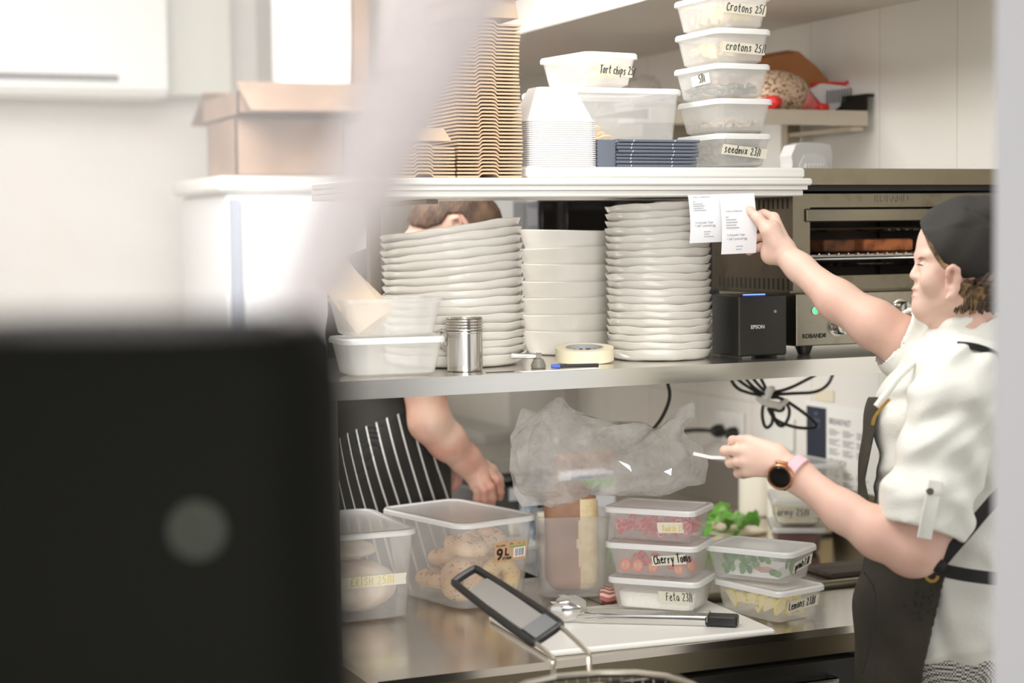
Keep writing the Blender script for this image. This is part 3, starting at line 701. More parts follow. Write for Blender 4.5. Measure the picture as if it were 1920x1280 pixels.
# white paper trays nested upside down
WP = pm('white_paperboard', srgb(232, 231, 228), .7)
def tray(h, w, d, rim, th, top=.55):
    b = B(); rr = lambda W_, D_, z: [(p[0], p[1], z) for p in rrect(W_, D_, .012, 3)]
    b.loft([rr(w-.0068, d-.0068, .0005), rr(w-.0068, d-.0068, 0), rr(w, d, 0), rr(w, d, rim), rr(w-.006, d-.006, rim), rr(w*top, d*top, h)], False, True)
    b.loft([rr(w-.0068, d-.0068, .0005), rr(w*top-.001, d*top-.001, h-th)], False, True); return b
xc = (xat(985, YT+.03)+xat(1125, YT+.03))/2
me = tray(.066, .142, .108, .0022, .0012)
first = me.build('paper_tray', WP, smooth=0)
NTR = 22
for i in range(NTR):
    o = first if i == 0 else first.copy()
    if i: COL.link(o)
    o.location = (xc+random.Random(i).uniform(-.0001, .0001), YT+.018+.054, ZW+.0002+i*.004); o.rotation_euler = (0, 0, 0)
    tag(o, 'white paper tray, upside down, %s' % ('topmost of the nested tray stack with its tapered side showing' if i == NTR-1 else '%s from the bottom of the nested tray stack' % ordn(i+1)), 'tray', 'nested white paper trays')
# kraft boxes: flat folded blanks with an arched middle
KR = pm('kraft_board', srgb(206, 178, 146), .85, var=srgb(196, 168, 136), scale=30)
def kraft(w, d):
    b = B(); th = .0034; a = .0062
    up = [(-w/2, 0), (-w*.17, 0), (-w*.13, a*.85), (-w*.10, a), (w*.06, a), (w*.10, a*.85), (w*.14, 0), (w/2, 0)]
    poly = [(x, y) for x, y in up] + [(x, y+th) for x, y in reversed(up)]
    n = len(up)
    fr_ = [(x, 0, y) for x, y in up]+[(x, 0, y+th) for x, y in reversed(up)]
    bk = [(x, d, y) for x, _, y in fr_]
    m = len(fr_); fs = []
    for i in range(n-1):
        fs += [(i, i+1, m-2-i, m-1-i), (m+i, m+m-1-i, m+m-2-i, m+i+1)]
    for i in range(m): fs.append((i, (i+1) % m, m+(i+1) % m, m+i))
    return b.add(fr_+bk, fs)
kw = xat(981, YT+.012)-xat(860, YT+.012); kx = (xat(981, YT+.012)+xat(860, YT+.012))/2
k0 = kraft(kw, .16).build('kraft_box', KR, smooth=0)
NK = 43
for i in range(NK):
    o = k0 if i == 0 else k0.copy()
    if i: COL.link(o)
    r_ = random.Random(900+i); o.location = (kx+r_.uniform(-.0007, .0007)+(.003*math.sin(i*.16)), YT+.011+r_.uniform(-.001, .001), ZT+.0008+i*.0066)
    tag(o, 'flat brown kraft box, %s tall kraft stack' % ('topmost of the' if i == NK-1 else ordn(i+1)+' from the bottom of the'), 'box', 'kraft boxes in the tall stack')
tp_z = ZT+.0008+NK*.0066+.0085
b = B(); b.loft([[(p[0], p[1], z) for p in rrect(w, w*1.2, .004, 2)] for w, z in ((kw, 0), (kw*.93, .034), (kw*1.03, .0345), (kw*1.03, .042), (kw*.9, .09))], True, True)
o = b.build('kraft_tray', KR, loc=(kx, YT+.09, tp_z)); tag(o, 'folded pale kraft tray on top of the tall kraft stack', 'tray')
sx0 = xat(745, YT+.012); sx1 = xat(858, YT+.012)
k1 = kraft(sx1-sx0, .15).build('kraft_box', KR, smooth=0); NS = 9
for i in range(NS):
    o = k1 if i == 0 else k1.copy()
    if i: COL.link(o)
    o.location = ((sx0+sx1)/2-.002+random.Random(i).uniform(-.0008, .0008), YT+.009, ZT+.0008+i*.0064)
    tag(o, 'flat brown kraft box, %s short kraft stack' % ('topmost of the' if i == NS-1 else ordn(i+1)+' from the bottom of the'), 'box', 'kraft boxes in the short stack')
b = B(); w = sx1-sx0; b.loft([[(p[0], p[1], z) for p in rrect(w*f, .14*f, .004, 2)] for f, z in ((.98, 0), (.8, .024))], True, True)
o = b.build('kraft_tray', KR, loc=((sx0+sx1)/2-.002, YT+.085, ZT+.0008+NS*.0064+.0085)); tag(o, 'small tapered kraft tray on top of the short kraft stack', 'tray')
# navy booklets
NV = [pm('navy_cover', srgb(100, 106, 118), .5), pm('page_edge', srgb(222, 224, 228), .6)]
bx0 = xat(1158, YT+.03); bx1 = xat(1308, YT+.03); rnd = random.Random(3)
for i in range(8):
    t_ = .0058; z = ZW+i*.0068; w = bx1-bx0+rnd.uniform(-.004, .004); b = B()
    b.tube([(-w/2, .003, t_/2), (w/2, .003, t_/2)], t_/2, 10); b.box2((-w/2, .003, 0), (w/2, .09, .0014)); b.box2((-w/2, .003, t_-.0014), (w/2, .09, t_))
    b.m = 1; b.box2((-w/2+.002, .004, .0015), (w/2-.002, .088, t_-.0015))
    for q in (-.33, .18): b.tube([(w*q, -.0001+.003-t_/2, .001), (w*q+.002, .0029-t_/2, t_-.001)], .0007, 5)
    o = b.build('folded_menu', NV, loc=((bx0+bx1)/2+rnd.uniform(-.002, .002)-(7-i)*.0009+.004, YT+.025+rnd.uniform(-.002, .002), z)); o.rotation_euler = (0, 0, rnd.uniform(-.02, .02))
    tag(o, 'folded navy menu, %s of the menu pile on the white board' % ('topmost' if i == 7 else ordn(i+1)+' from the bottom'), 'menu', 'navy menus piled on the white board')
b = B(); b.box2((-.022, 0, 0), (.016, .09, .052), bev=.001); b.m = 1
for i in range(7): b.box2((-.0225, .0005, .006+i*.0068), (.0165, .089, .0066+i*.0068))
x_ = xat(1140, YT+.04); o = b.build('menu_bundle', NV, loc=(x_-.003, YT+.028, ZW)); tag(o, 'upright bundle of navy menus between the paper trays and the menu pile', 'menus')
# behind: red packet, bags, grey tub on the far wall shelf; red bag and seeds on the near wall shelf
def pillow(name, c, r, mats, lab, cat, seed=0, amp=.12, M=None, n=28, k=16, group=None, mifun=None):
    b = B()
    def f(v):
        d = v-Vector((0, 0, 0)); nn = mnoise.noise(Vector((v.x/r[0], v.y/r[1], v.z/r[2]))*2.1+Vector((seed, 0, 0)))
        return v*(1+amp*nn+amp*.5*abs(mnoise.noise(Vector((v.x/r[0], v.y/r[1], v.z/r[2]))*5+Vector((0, seed, 0)))))
    b.ell((0, 0, 0), r, n=n, k=k, f=f)
    o = b.build(name, mats, M=(M or Matrix.Translation(c)), smooth=50); tag(o, lab, cat, group); return o
CLEAR = frost('clear_film', srgb(236, 234, 228), .16, .18, noise=.12, nscale=25, bump=.4)
HAZY = frost('hazy_film', srgb(226, 220, 212), .3, .25, noise=.15, nscale=18, bump=.4)
zs2 = 1.961
p = at_y(1006, 150, 4.5); o = B().box2((-.05, 0, 0), (.06, .14, .06), bev=.006).build('red_carton', pm('red_print', srgb(206, 54, 48), .5), loc=(XW-.3, 4.75, zs2)); tag(o, 'small red carton on the far wall shelf beside the kraft stack', 'carton')
for (px, Y, s, i) in ((1150, 4.66, .065, 1), (1205, 4.40, .085, 2)):
    x = xat(px, Y, 100); pillow('plastic_bag', (0, 0, 0), (s*.75, .07, s*.95), HAZY, 'crumpled cloudy plastic bag %s' % ('behind the tortilla chip tub' if i == 1 else 'between the tortilla chip tub and the tub stack'), 'bag', seed=i*7, amp=.25, M=Matrix.Translation((min(x, XW-.12), Y, zs2+s*.80)))
x = xat(1225, 4.2, 135); t = container('storage_container', 'grey plastic tub with a lid on the far wall shelf', (min(x, XW-.09), 4.24, zs2), 0, .15, .11, .06, .1, mat=pm('grey_tub', srgb(188, 186, 180), .5), lidmat=pm('grey_tub', (0, 0, 0, 1)))
# seed bag group on near wall shelf (ZK)
def mat_seeds():
    m, nt, N, L, P = nodes('bagged_seeds'); P.inputs['Roughness'].default_value = .35
    tc = N.new('ShaderNodeTexCoord'); v = N.new('ShaderNodeTexVoronoi'); v.inputs['Scale'].default_value = 190; L.new(tc.outputs['Object'], v.inputs['Vector'])
    cr = N.new('ShaderNodeValToRGB'); cr.color_ramp.elements[0].color = srgb(112, 78, 62); cr.color_ramp.elements[1].color = srgb(214, 186, 156)
    cr.color_ramp.elements[0].position = .12; cr.color_ramp.elements[1].position = .42
    sc = N.new('ShaderNodeSeparateColor'); L.new(v.outputs['Color'], sc.inputs[0]); L.new(sc.outputs[0], cr.inputs[0]); L.new(cr.outputs[0], P.inputs['Base Color']); return m
YK = 3.70
sb = at_y(1465, 205, YK); 
t = thing('seed_bag', 'clear bag of brown-speckled seeds with a red printed end, on the wall shelf', 'bag', (sb.x, YK+.03, ZK))
pr = [ellp((.0, .0, .048), (.085, .065, .055)), ellp((-.03, 0, .03), (.05, .06, .036)), cone((.05, 0, .035), .04, (.075, 0, .02), .02)]
def flat(D, X, Y, Z): return np.maximum(D, -(Z-.001)+0*X+0*Y)
V, Q = sdf_mesh(pr, .005, .03, flat); npmesh('bag_body', V, Q, mat_seeds(), t)
RED = pm('red_film', srgb(206, 44, 40), .35); PINK = pm('pink_film', srgb(222, 120, 116), .35)
V, Q = sdf_mesh([cone((.072, -.012, .03), .03, (.112, -.012, .012), .012), boxp((.12, -.012, .012), (.014, .03, .01))], .004, .015, flat); npmesh('red_end', V, Q, [PINK, RED], t, mi=(V[Q].mean(1)[:, 0] > .098).astype(int))
pillow('red_packet', (0, 0, 0), (.022, .03, .017), RED, 'small red packet end beside the seed bag on the wall shelf', 'packet', seed=3, amp=.15, M=Matrix.Translation((xat(1450, YK-.05, 185), YK-.045, ZK+.018)))
# brown paper bag lying behind, mouth to the right
bp_ = at_y(1450, 150, YK+.16)
BR = pm('brown_paper', srgb(178, 120, 72), .8, var=srgb(160, 104, 60), scale=6, bump=.25, bscale=25)
rings = []
for i, (x, cz, hw, hh) in enumerate(((-.16, .05, .055, .05), (-.05, .075, .06, .07), (.045, .10, .06, .062), (.10, .075, .058, .05), (.155, .045, .05, .028))):
    rings.append([(x, hw*c, cz+hh*s) for c, s in ((-1, -1), (0, -1.02), (1, -1), (1.05, 0), (.9, .8), (0, 1.05), (-.9, .9), (-1.05, 0))])
b = B(); b.loft(rings, True, True); o = b.build('paper_bag', BR, smooth=20, loc=(bp_.x, YK+.165, ZK+.004)); tag(o, 'folded brown paper bag behind the seed bag on the wall shelf', 'bag')
# white and red foil bag with printed lines
fb = at_y(1560, 180, YK+.02)
b = B(); W2 = pm('white_foil_bag', srgb(226, 222, 220), .4, bump=.3, bscale=40)
pl = [(-.075, .055), (-.045, .07), (.03, .064), (.062, .085), (.066, .083), (.05, .055), (.03, .022), (-.005, .004), (-.03, .002)]
b.loft([[(x*.98, .012+.5*abs(math.sin(i*1.3))*.006, z) for i, (x, z) in enumerate(pl)], [(x, -.014-.012*math.sin(i*.9), z) for i, (x, z) in enumerate(pl)]], True, True)
b.m = 1
for i in range(9): b.box((-.033+i*.0085, -.0285, .036+.001*i), (.003, .0012, .032), None)
b.m = 2; b.tube([(-.06, .0, .068), (.0, -.004, .071), (.035, -.004, .07), (.066, -.004, .09)], [.006, .007, .007, .003], 6)
o = b.build('foil_bag', [W2, pm('print_grey', srgb(90, 84, 84), .5), RED], smooth=25, loc=(fb.x+.014, YK+.04, ZK+.003)); tag(o, 'open white bag with a red edge and printed bars, beside the seed bag', 'bag')
# ribbed white moulded holder on the overshelf
hp = at_y(1524, 312, 3.42); t = thing('ribbed_holder', 'white ribbed plastic holder on the steel shelf under the seed bag', 'holder', (hp.x, 3.42, ZO))
PG = pm('pale_grey_plastic', srgb(204, 203, 200), .45)
SQ = 1.25
out = [(-.054, 0), (-.05, .02), (-.053, .035), (-.042, .056), (-.02, .061), (.02, .0605), (.045, .056), (.05, .035), (.047, .02), (.053, 0)]
b = B(); XZ = Matrix(((1, 0, 0, 0), (0, 0, -1, 0), (0, 1, 0, 0), (0, 0, 0, 1)))
b.ext([(x*SQ*.86, y*SQ*.95) for x, y in out], .05, Matrix.Translation((0, .05, 0.0005)) @ XZ); b.build('holder_body', PG, t)
b = B(); inn = [(-.034, 0), (-.035, .018), (-.022, .036), (0, .04), (.026, .034), (.036, .016), (.036, 0)]
b.ext([(x*SQ*.86, y*SQ*.95) for x, y in inn], .003, Matrix.Translation((0, -.0001, 0.0006)) @ XZ)
for i in range(7): b.tube([(-.024+i*.008, -.004, .004), (-.02+i*.008, -.004, .024)], .0018, 6)
b.build('ribbed_front', pm('paler_plastic', srgb(216, 215, 212), .4), t)

# ---------------------------------------------------------------- on the steel shelf
CER = pm('ivory_glaze', srgb(232, 228, 220), .16, var=srgb(226, 221, 212), scale=3, coat=.3)
def plate(rad, h, seed, n=64):
    rnd = random.Random(seed); ph = [rnd.uniform(0, 6.3) for _ in range(6)]; r = rad
    prof = [(.0, .0), (.72*r, 0), (.86*r, .0015), (.935*r, h*.32), (.985*r, h*.8), (r, h*.96), (r-.0018, h), (r-.004, h*.97), (.925*r, h*.45), (.84*r, .0062), (.0, .005)]
    def wob(i, j, n):
        w = min(1, max(0, (prof[i][0]/r-.6)/.4)); a = 2*math.pi*j/n
        return (w*(.005*math.sin(2*a+ph[0])+.004*math.sin(5*a+ph[1])+.002*math.sin(9*a+ph[2])), w*(.0011*math.sin(3*a+ph[3])+.0008*math.sin(7*a+ph[4])+.0005*math.sin(13*a+ph[5])))
    b = B(); b.lathe(prof, n, wob=wob); return b
def stack(px, Yc, rad, h, pitch, n, tiltf, name, stackname, cat, group, maker, nv=4, seed=0, lean=0.0):
    c = at_y(px, 600, Yc); protos = []
    for v in range(min(nv, n)):
        protos.append(maker(rad, h, seed+v))
    first = {}
    rnd = random.Random(seed); z = ZS+.0006
    for i in range(n):
        v = i % nv
        if v not in first: o = protos[v].build(name, CER); first[v] = o
        else: o = first[v].copy(); COL.link(o)
        tl = tiltf(i/(n-1.0))
        M = Matrix.Translation((c.x+rnd.uniform(-.0012, .0012)+lean*i*R0.x, c.y+rnd.uniform(-.001, .001)+lean*i*R0.y, z+abs(tl)*rad*.5)) @ Matrix.Rotation(-tl, 4, F0) @ Matrix.Rotation(rnd.uniform(0, 6.3), 4, 'Z')
        o.matrix_world = M; z += pitch*rnd.uniform(.99, 1.05)
        tag(o, '%s, %s the %s' % (stackname[0], 'topmost of' if i == n-1 else ('lowest of' if i == 0 else ordn(i+1)+' from the bottom of'), stackname[1]), cat, group)
stack(853, 3.265, .1425, .0245, .0148, 17, lambda f: .15*max(0, f-.15), 'coupe_plate', ('wide ivory coupe plate', 'left plate stack behind the shaker'), 'plate', 'wide ivory plates in the left stack', plate, seed=10, lean=-.0002)
stack(1236, 3.18, .108, .023, .0150, 20, lambda f: .10*max(0, f-.45), 'coupe_plate', ('ivory coupe plate', 'right plate stack beside the black printer'), 'plate', 'ivory plates in the right stack', plate, seed=40, lean=-.00005)
def bowl(rad, h, seed, n=56):
    r = rad; prof = [(0, 0), (.78*r, 0), (.84*r, .003), (.93*r, h*.5), (r, h), (r-.003, h+.001), (r-.006, h-.001), (.905*r, h*.5), (.82*r, .009), (0, .007)]
    ph = random.Random(seed).uniform(0, 6)
    b = B(); b.lathe(prof, n, wob=lambda i, j, n: (.006*math.sin(2*2*math.pi*j/n+ph)*(prof[i][0]/r), 0)); return b
stack(1066, 3.425, .104, .05, .0345, 7, lambda f: [0, .02, .03, 0, -.01, .035, -.03][round(f*6)], 'deep_bowl', ('deep ivory bowl', 'bowl stack between the plate stacks'), 'bowl', 'deep ivory bowls', bowl, seed=70)
# two rectangular tubs at the left end, paper bags in the upper one
dims = (.185, .125, .07, .13)
cx = xat(728, 3.08)
ta = container('storage_container', 'lidded cloudy tub at the left end of the steel shelf', (cx-.002, 3.085, ZS+.0005), math.radians(-4), *dims, r=.018); ta['dims'] = dims
tb = container('storage_container', 'open cloudy tub holding brown paper bags, on the lidded tub', (cx-.004, 3.085, ZS+.0735), math.radians(-4), *dims, lid=False, r=.018)
PAP = pm('pale_brown_paper', srgb(208, 190, 168), .8)
for i in range(4):
    b = B(); b.box2((-.034, -.001, .004), (.034, .001, .132)); o = b.build('paper_bag', PAP, M=Matrix.Translation((cx-.035+.012*i, 3.065+.012*i, ZS+.094)) @ Matrix.Rotation(math.radians(-4), 4, 'Z') @ Matrix.Rotation(-.62-.06*i, 4, 'Y') @ Matrix.Translation((.0, 0, -.0)))
    tag(o, 'brown paper bag leaning out of the open tub, %s from the front' % ordn(i+1), 'bag', 'brown paper bags in the open tub')
# steel shaker
sp = at_y(871, 650, 3.092); t = thing('shaker', 'stainless steel shaker with a ridged rim and side handle, on the steel shelf', 'shaker', (sp.x, sp.y, ZS+.0005))
rs = .0345
b = B(); b.lathe([(0, 0), (rs-.002, 0), (rs, .002), (rs, .072), (rs+.0015, .073), (rs+.0015, .076), (rs-.001, .077)], 40); b.build('body', pm('shaker_steel', srgb(206, 202, 196), .16, 1.0), t)
b = B(); pr = [(rs-.001, .0772)]
for i in range(4): pr += [(rs+.0012, .079+i*.0055), (rs+.0012, .081+i*.0055), (rs-.001, .0825+i*.0055)]
pr += [(rs+.001, .1), (rs-.001, .1025), (rs-.004, .1005), (rs-.004, .097), (0, .096)]
b.lathe(pr, 40); b.build('rim', MATS['shaker_steel'], t)
b = B(); hx = -R0
pts = [Vector((0, 0, .075))+hx*rs, Vector((0, 0, .079))+hx*(rs+.008), Vector((0, 0, .07))+hx*(rs+.014), Vector((0, 0, .05))+hx*(rs+.01), Vector((0, 0, .038))+hx*(rs-.0005)]
b.tube(chaikin(pts, 2), .004, 8); b.build('handle', MATS['shaker_steel'], t)
# torch nozzle, pen, slip of paper, tape
tq = at_y(990, 684, 3.085)
t = thing('kitchen_torch', 'small kitchen torch with a chrome nozzle pointing left, beside the tape roll', 'torch', (tq.x+.022, tq.y, ZS+.0005))
d_ = -(R0)
b = B(); b.tube([Vector((0, 0, .022))+d_*.005, Vector((0, 0, .024))+d_*.045], .0052, 14); b.tube([Vector((0, 0, .024))+d_*.0449, Vector((0, 0, .0243))+d_*.0515], .0062, 14); b.build('nozzle', CHROME, t)
b = B(); b.lathe([(0, 0), (.014, 0), (.015, .004), (.012, .012), (.009, .017), (0, .018)], 20); b.tube([Vector((0, 0, .0215))+d_*.0049, Vector((0, 0, .0205))-d_*.006], .008, 14); b.build('body', pm('torch_grey', srgb(120, 116, 104), .4), t)
pq = at_y(1046, 689, 3.06)
t = thing('ballpoint_pen', 'black ballpoint pen with a blue cap, lying by the tape roll', 'pen', (pq.x, pq.y-.01, ZS+.0045), -.25)
B().tube([(-.0, 0, 0), (.075, .0, 0)], .0038, 12).build('barrel', BLACK, t)
B().tube([(-.017, 0, 0), (-.0005, 0, 0)], [.0036, .0044], 12).build('cap', pm('blue_cap', srgb(58, 92, 190), .35), t)
o = B().box2((-.07, -.012, 0), (.09, .012, .0006)).build('paper_slip', pm('white_paper', srgb(244, 243, 242), .7), loc=(pq.x-.03, YS+.018, ZS+.0004)); tag(o, 'thin white paper slip on the shelf edge under the pen', 'paper')
b = B(); b.box2((-.028, -.0035, 0), (.0285, .0035, .0009)); o = b.build('thin_spatula', pm('dark_steel_strip', srgb(80, 82, 88), .4, .8), loc=(xat(940, YS+.03), YS+.04, ZS+.0004)); tag(o, 'thin dark strip lying beside the steel shaker', 'strip')
tq = at_y(1096, 674, 3.16); rt = .0585
t = thing('tape_roll', 'flat roll of cream masking tape on the steel shelf edge', 'tape', M=Matrix.Translation((tq.x, tq.y-.0, ZS+.0056)) @ Matrix.Rotation(math.radians(5), 4, R0))
b = B(); b.lathe([(.038, 0), (rt, 0), (rt, .0255), (.038, .0255), (.038, 0)], 48); b.build('tape_coil', pm('cream_tape', srgb(240, 230, 200), .55), t)
b = B(); b.lathe([(.0355, .0008), (.0379, .0008), (.0379, .0262), (.0355, .0262), (.0355, .0008)], 40); b.m = 1
for i in range(14):
    a = i*2*math.pi/14; b.box((0, 0, 0), (.0004, .006+(i % 3)*.002, .010), TM((.0352*math.cos(a), .0352*math.sin(a), .013), rz=a, rx=.3*(i % 2)))
b.build('core', [pm('grey_card_core', srgb(176, 176, 176), .6), pm('core_print', srgb(46, 52, 66), .5)], t)
# receipt printer
pc = at_z(1385, 673, ZS); a1 = at_z(1485, 671, ZS)
az = math.radians(-2.0)
t = thing('receipt_printer', 'black cube receipt printer with a blue light, on the shelf beside the plates', 'printer', (pc.x, pc.y, ZS+.0005), az)
PB = pm('printer_black', srgb(30, 28, 24), .42, bump=.1, bscale=400)
pw = .112
B().box2((0, 0, .004), (pw, .115, .128), bev=.003).build('casing', PB, t)
for x in (.012, pw-.02): B().box2((x, .006, 0), (x+.02, .1, .0039)).build('foot', pm('grey_foot', srgb(120, 118, 112), .5), t)
XZt = lambda x, y, z: Matrix.Translation((x, y, z)) @ Matrix.Rotation(math.pi/2, 4, 'X')
b = B(); b.text('EPSON', .0105, XZt(.028, -.0002, .060), bold=.0002, sx=1.0); b.build('lettering', pm('silver_print', srgb(214, 212, 208), .4), t)
b = B(); b.box2((.082, -.0006, .091), (.0875, .0003, .0965)); b.build('status_window', pm('grey_window', srgb(150, 150, 146), .4), t)
b = B(); b.box2((.012, .0005, .1282), (.062, .003, .1302)); b.build('blue_light', pm('blue_glow', srgb(80, 100, 255), .4, emit=(.12, .2, 1, 1), es=3), t)
# grill
g0 = at_y(1487, 600, 3.09); GX = g0.x; gw = XW-.004-GX; gz = ZS+.02
def zg(y): return at_y(1600, y, 3.09).z-ZS
t = thing('salamander_grill', 'stained steel salamander grill with toast on its rack, on the right of the shelf', 'grill', (GX, 3.09, ZS))
GS = steel('grill_steel', srgb(120, 113, 97), .34, (1, 20, 20), stain=srgb(84, 70, 48)); GI = pm('grill_inside', srgb(34, 29, 22), .45, .4, var=srgb(60, 50, 40), scale=8)
yt, yo1, yb1, yr0, yr1, yc1 = zg(363), zg(415), zg(390), zg(516), zg(543), zg(650)
fw = xat(1519, 3.09)-GX; yc1 = max(yc1, .02)
b = B()
b.box2((0, .012, yr1-.004), (.006, .33, yt)); b.box2((gw-.006, .012, yr1-.004), (gw, .33, yt)); b.box2((.006, .012, yt-.006), (gw-.006, .33, yt)); b.box2((.006, .324, yr1), (gw-.006, .33, yt-.006)); b.box2((.006, .012, yr1-.004), (gw-.006, .324, yr1+.004))
b.box2((0, 0, yr1+.001), (fw, .0119, yt)); b.box2((gw-.02, 0, yr1+.001), (gw, .0119, yt)); b.box2((fw, 0, yb1+.002), (gw-.02, .0119, yt)); b.box2((fw, 0, yr1+.001), (gw-.02, .0119, yr0))
b.build('body', GS, t)
b = B(); b.box2((fw-.012, -.006, yo1), (gw-.02, -.0003, yb1-.001), bev=.002); b.build('heat_shield', GS, t)
b = B(); b.box2((.0, -.012, yc1), (gw, .30, yr1-.0045), bev=.002); pan = b.build('control_panel', steel('panel_steel', srgb(148, 141, 124), .32, (1, 20, 20), stain=srgb(128, 116, 94)), t)
for za, zb in ((541, 520), (390, 371)):
    b = B()
    for i in range(16): b.box2((-.0006, .302-i*.0186, zg(za)), (.001, .302-i*.0186-.0062, zg(zb)))
    b.build('vent_slots', pm('vent_dark', srgb(34, 30, 24), .6), t)
b = B(); b.box2((.008, .3, yr1+.006), (gw-.008, .322, yt-.008)); b.box2((.0065, .02, yr1+.0045), (.008, .3, yt-.008)); b.box2((.008, .02, yr1+.0045), (gw-.008, .3, yr1+.006))
for x in (.21, .42): b.box2((x, .29, yr1+.006), (x+.006, .2995, yt-.02))
b.build('cavity', GI, t)
zr_ = zg(479)
b = B()
for y in (.03, .27): b.tube([(.02, y, zr_), (gw-.02, y, zr_)], .0035, 8)
b.tube([(.02, .03, zr_+.0), (.012, .0, zr_-.004), (.02, -.004, zr_-.006), (gw-.03, -.004, zr_-.006)], .0025, 8)
for i in range(22): x = .03+i*(gw-.06)/21; b.tube([(x, .022, zr_+.004), (x, .28, zr_+.004)], .0016, 6)
b.build('rack', CHROME, t)
b = B()
for zz in (zg(455), zg(471), zg(487)):
    b.tube([(.012, .05, zz+.003), (.034, .02, zz+.003), (.034, .02, zz-.003), (.012, .05, zz-.003)], .0013, 6)
b.tube([(.02, .12, zg(430)), (gw-.02, .12, zg(430))], .005, 8); b.tube([(.02, .2, zg(500)), (gw-.02, .2, zg(500))], .004, 8)
b.build('rack_runner', CHROME, t)
for px_, py_ in ((1569, 612), (1686, 578)):
    q = at_y(px_, py_, 3.08); kx_ = q.x-GX; kz = q.z-ZS
    kb = B(); kb.lathe([(0, .024), (.013, .024), (.0155, .02), (.016, 0), (.02, -.0005), (.02, -.002), (0, -.002)][::-1], 24, XZt(kx_, -.0125, kz)); kb.box((0, 0, .0255), (.005, .028, .006), XZt(kx_, -.0125, kz)); kb.build('knob', CHROME, t)
q = at_y(1527, 582, 3.08)
b = B(); b.lathe([(0, .003), (.0045, .0025), (.0065, 0)], 20, XZt(q.x-GX, -.0125, q.z-ZS)); b.build('green_lamp', pm('green_glow', srgb(80, 240, 120), .3, emit=(.05, .9, .22, 1), es=1.6), t)
b = B(); b.lathe([(.0066, 0), (.0085, 0), (.0085, .002), (.0066, .002)], 20, XZt(q.x-GX, -.0123, q.z-ZS)); b.build('lamp_ring', CHROME, t)
q = at_y(1503, 634, 3.08)
b = B(); b.text('ROBAND', .0125, XZt(q.x-GX, -.0124, q.z-ZS), bold=.0006, sx=.98); b.box((.0545, .0047, .0), (.006, .0085, .0005), XZt(q.x-GX, -.0124, q.z-ZS)); b.build('lettering', pm('dark_print', srgb(44, 38, 30), .5), t)
q = at_y(1645, 378, 3.08)
b = B(); b.text('ROBAND', .021, XZt(q.x-GX, -.0004, q.z-ZS), bold=.0002, th=.0006); b.build('embossed_lettering', GS, t)
for px_ in (1507, 1800):
    x = at_y(px_, 660, 3.11).x-GX; B().lathe([(0, 0), (.012, 0), (.019, yc1-.001), (0, yc1-.0008)], 20, TM((x, .02, .0005))).build('foot', BLACK, t)
TOAST = pm('toast_crust', srgb(196, 118, 70), .8, var=srgb(112, 58, 32), scale=26, lo=.35, hi=.6); TOASTD = pm('dark_toast_crust', srgb(120, 74, 40), .8, var=srgb(70, 42, 24), scale=26)
for px0_, px1_, m, lab in ((1532, 1592, TOASTD, 'dark browned toast slice on the grill rack, at the left'), (1606, 1700, TOAST, 'golden toast slice on the grill rack beside the dark slice')):
    x0, x1 = at_y(px0_, 460, 3.16).x, at_y(px1_, 460, 3.16).x
    V, Q = sdf_mesh([boxp(((x1-x0)/2, .055, .0145), ((x1-x0)/2, .055, .0135), .005)], .004, .01); o = npmesh('toast_slice', V, Q, m, M=Matrix.Translation((x0, 3.135, ZS+zr_+.0058))); tag(o, lab, 'toast')
# microwave and dark oven on the rear wall shelf
m0 = at_y(884, 440, 4.28); m1 = at_y(1011, 440, 4.28)
# ---- receipts clipped under the white shelf
RP = pm('receipt_paper', srgb(250, 250, 252), .6, tl=.15); RI = pm('receipt_print', srgb(150, 150, 158), .7)
def receipt(q, lab, Y, seed):
    tl, tr, br, bl = [at_y(x, y, Y) for x, y in q]
    ex = (tr-tl); w = ex.length; ey = (bl-tl); h = ey.length; M = frame(tl, ex, -ey)
    t = thing('order_receipt', lab, 'receipt', M=M, group=None)
    b = B(); n = 10; top = []; bot = []
    for i in range(n+1):
        f = i/n; bow = .010*math.sin(f*2.4)-.006*f
        top.append([(0, -h*f, bow), (w*.5, -h*f, bow+.002), (w, -h*f, bow)]); bot.append([(0, -h*f, bow-.0004), (w*.5, -h*f, bow+.0016), (w, -h*f, bow-.0004)])
    b.loft(top, close=False); b.loft(bot, close=False); b.loft([[p[0] for p in top], [p[0] for p in bot]], close=False); b.loft([[p[2] for p in top], [p[2] for p in bot]], close=False); b.loft([top[0], bot[0]], close=False); b.loft([top[-1], bot[-1]], close=False)
    b.build('paper', RP, t)
    zf = lambda f: .010*math.sin(f*2.4)-.006*f+.0022
    b = B(); sh = .3 if seed else .06
    b.text('Aribel s Shellharbour', .0044, Matrix.Translation((w*.12, -h*sh, zf(sh))), th=.0001)
    for k, wd in enumerate((.08, .3, .34, .3, .38)):
        f = sh+.09+.045*k; b.box2((w*.1, -h*f, zf(f)), (w*(.1+wd), -h*f+.0013, zf(f)+.0002))
    f = .60 if not seed else .70
    for s in ('1x Avocado Toast', '+ add 1 poached egg'):
        b.text(s, .0066, Matrix.Translation((w*.12, -h*f, zf(f))), th=.0001, sx=.82); f += .065
    for wd in (.2, .16, .3):
        f += .05
        if f < .97: b.box2((w*.4, -h*f, zf(f)), (w*(.4+wd), -h*f+.0012, zf(f)+.0002))
    b.build('print', RI, t); return t
receipt([(1290, 366), (1352, 364), (1364, 452), (1306, 454)], 'short white order receipt hanging under the shelf, away from the hand', YT-.008, 0)
receipt([(1349, 364), (1414, 362), (1423, 475), (1366, 475)], 'longer white order receipt held by the raised hand', YT-.022, 1)
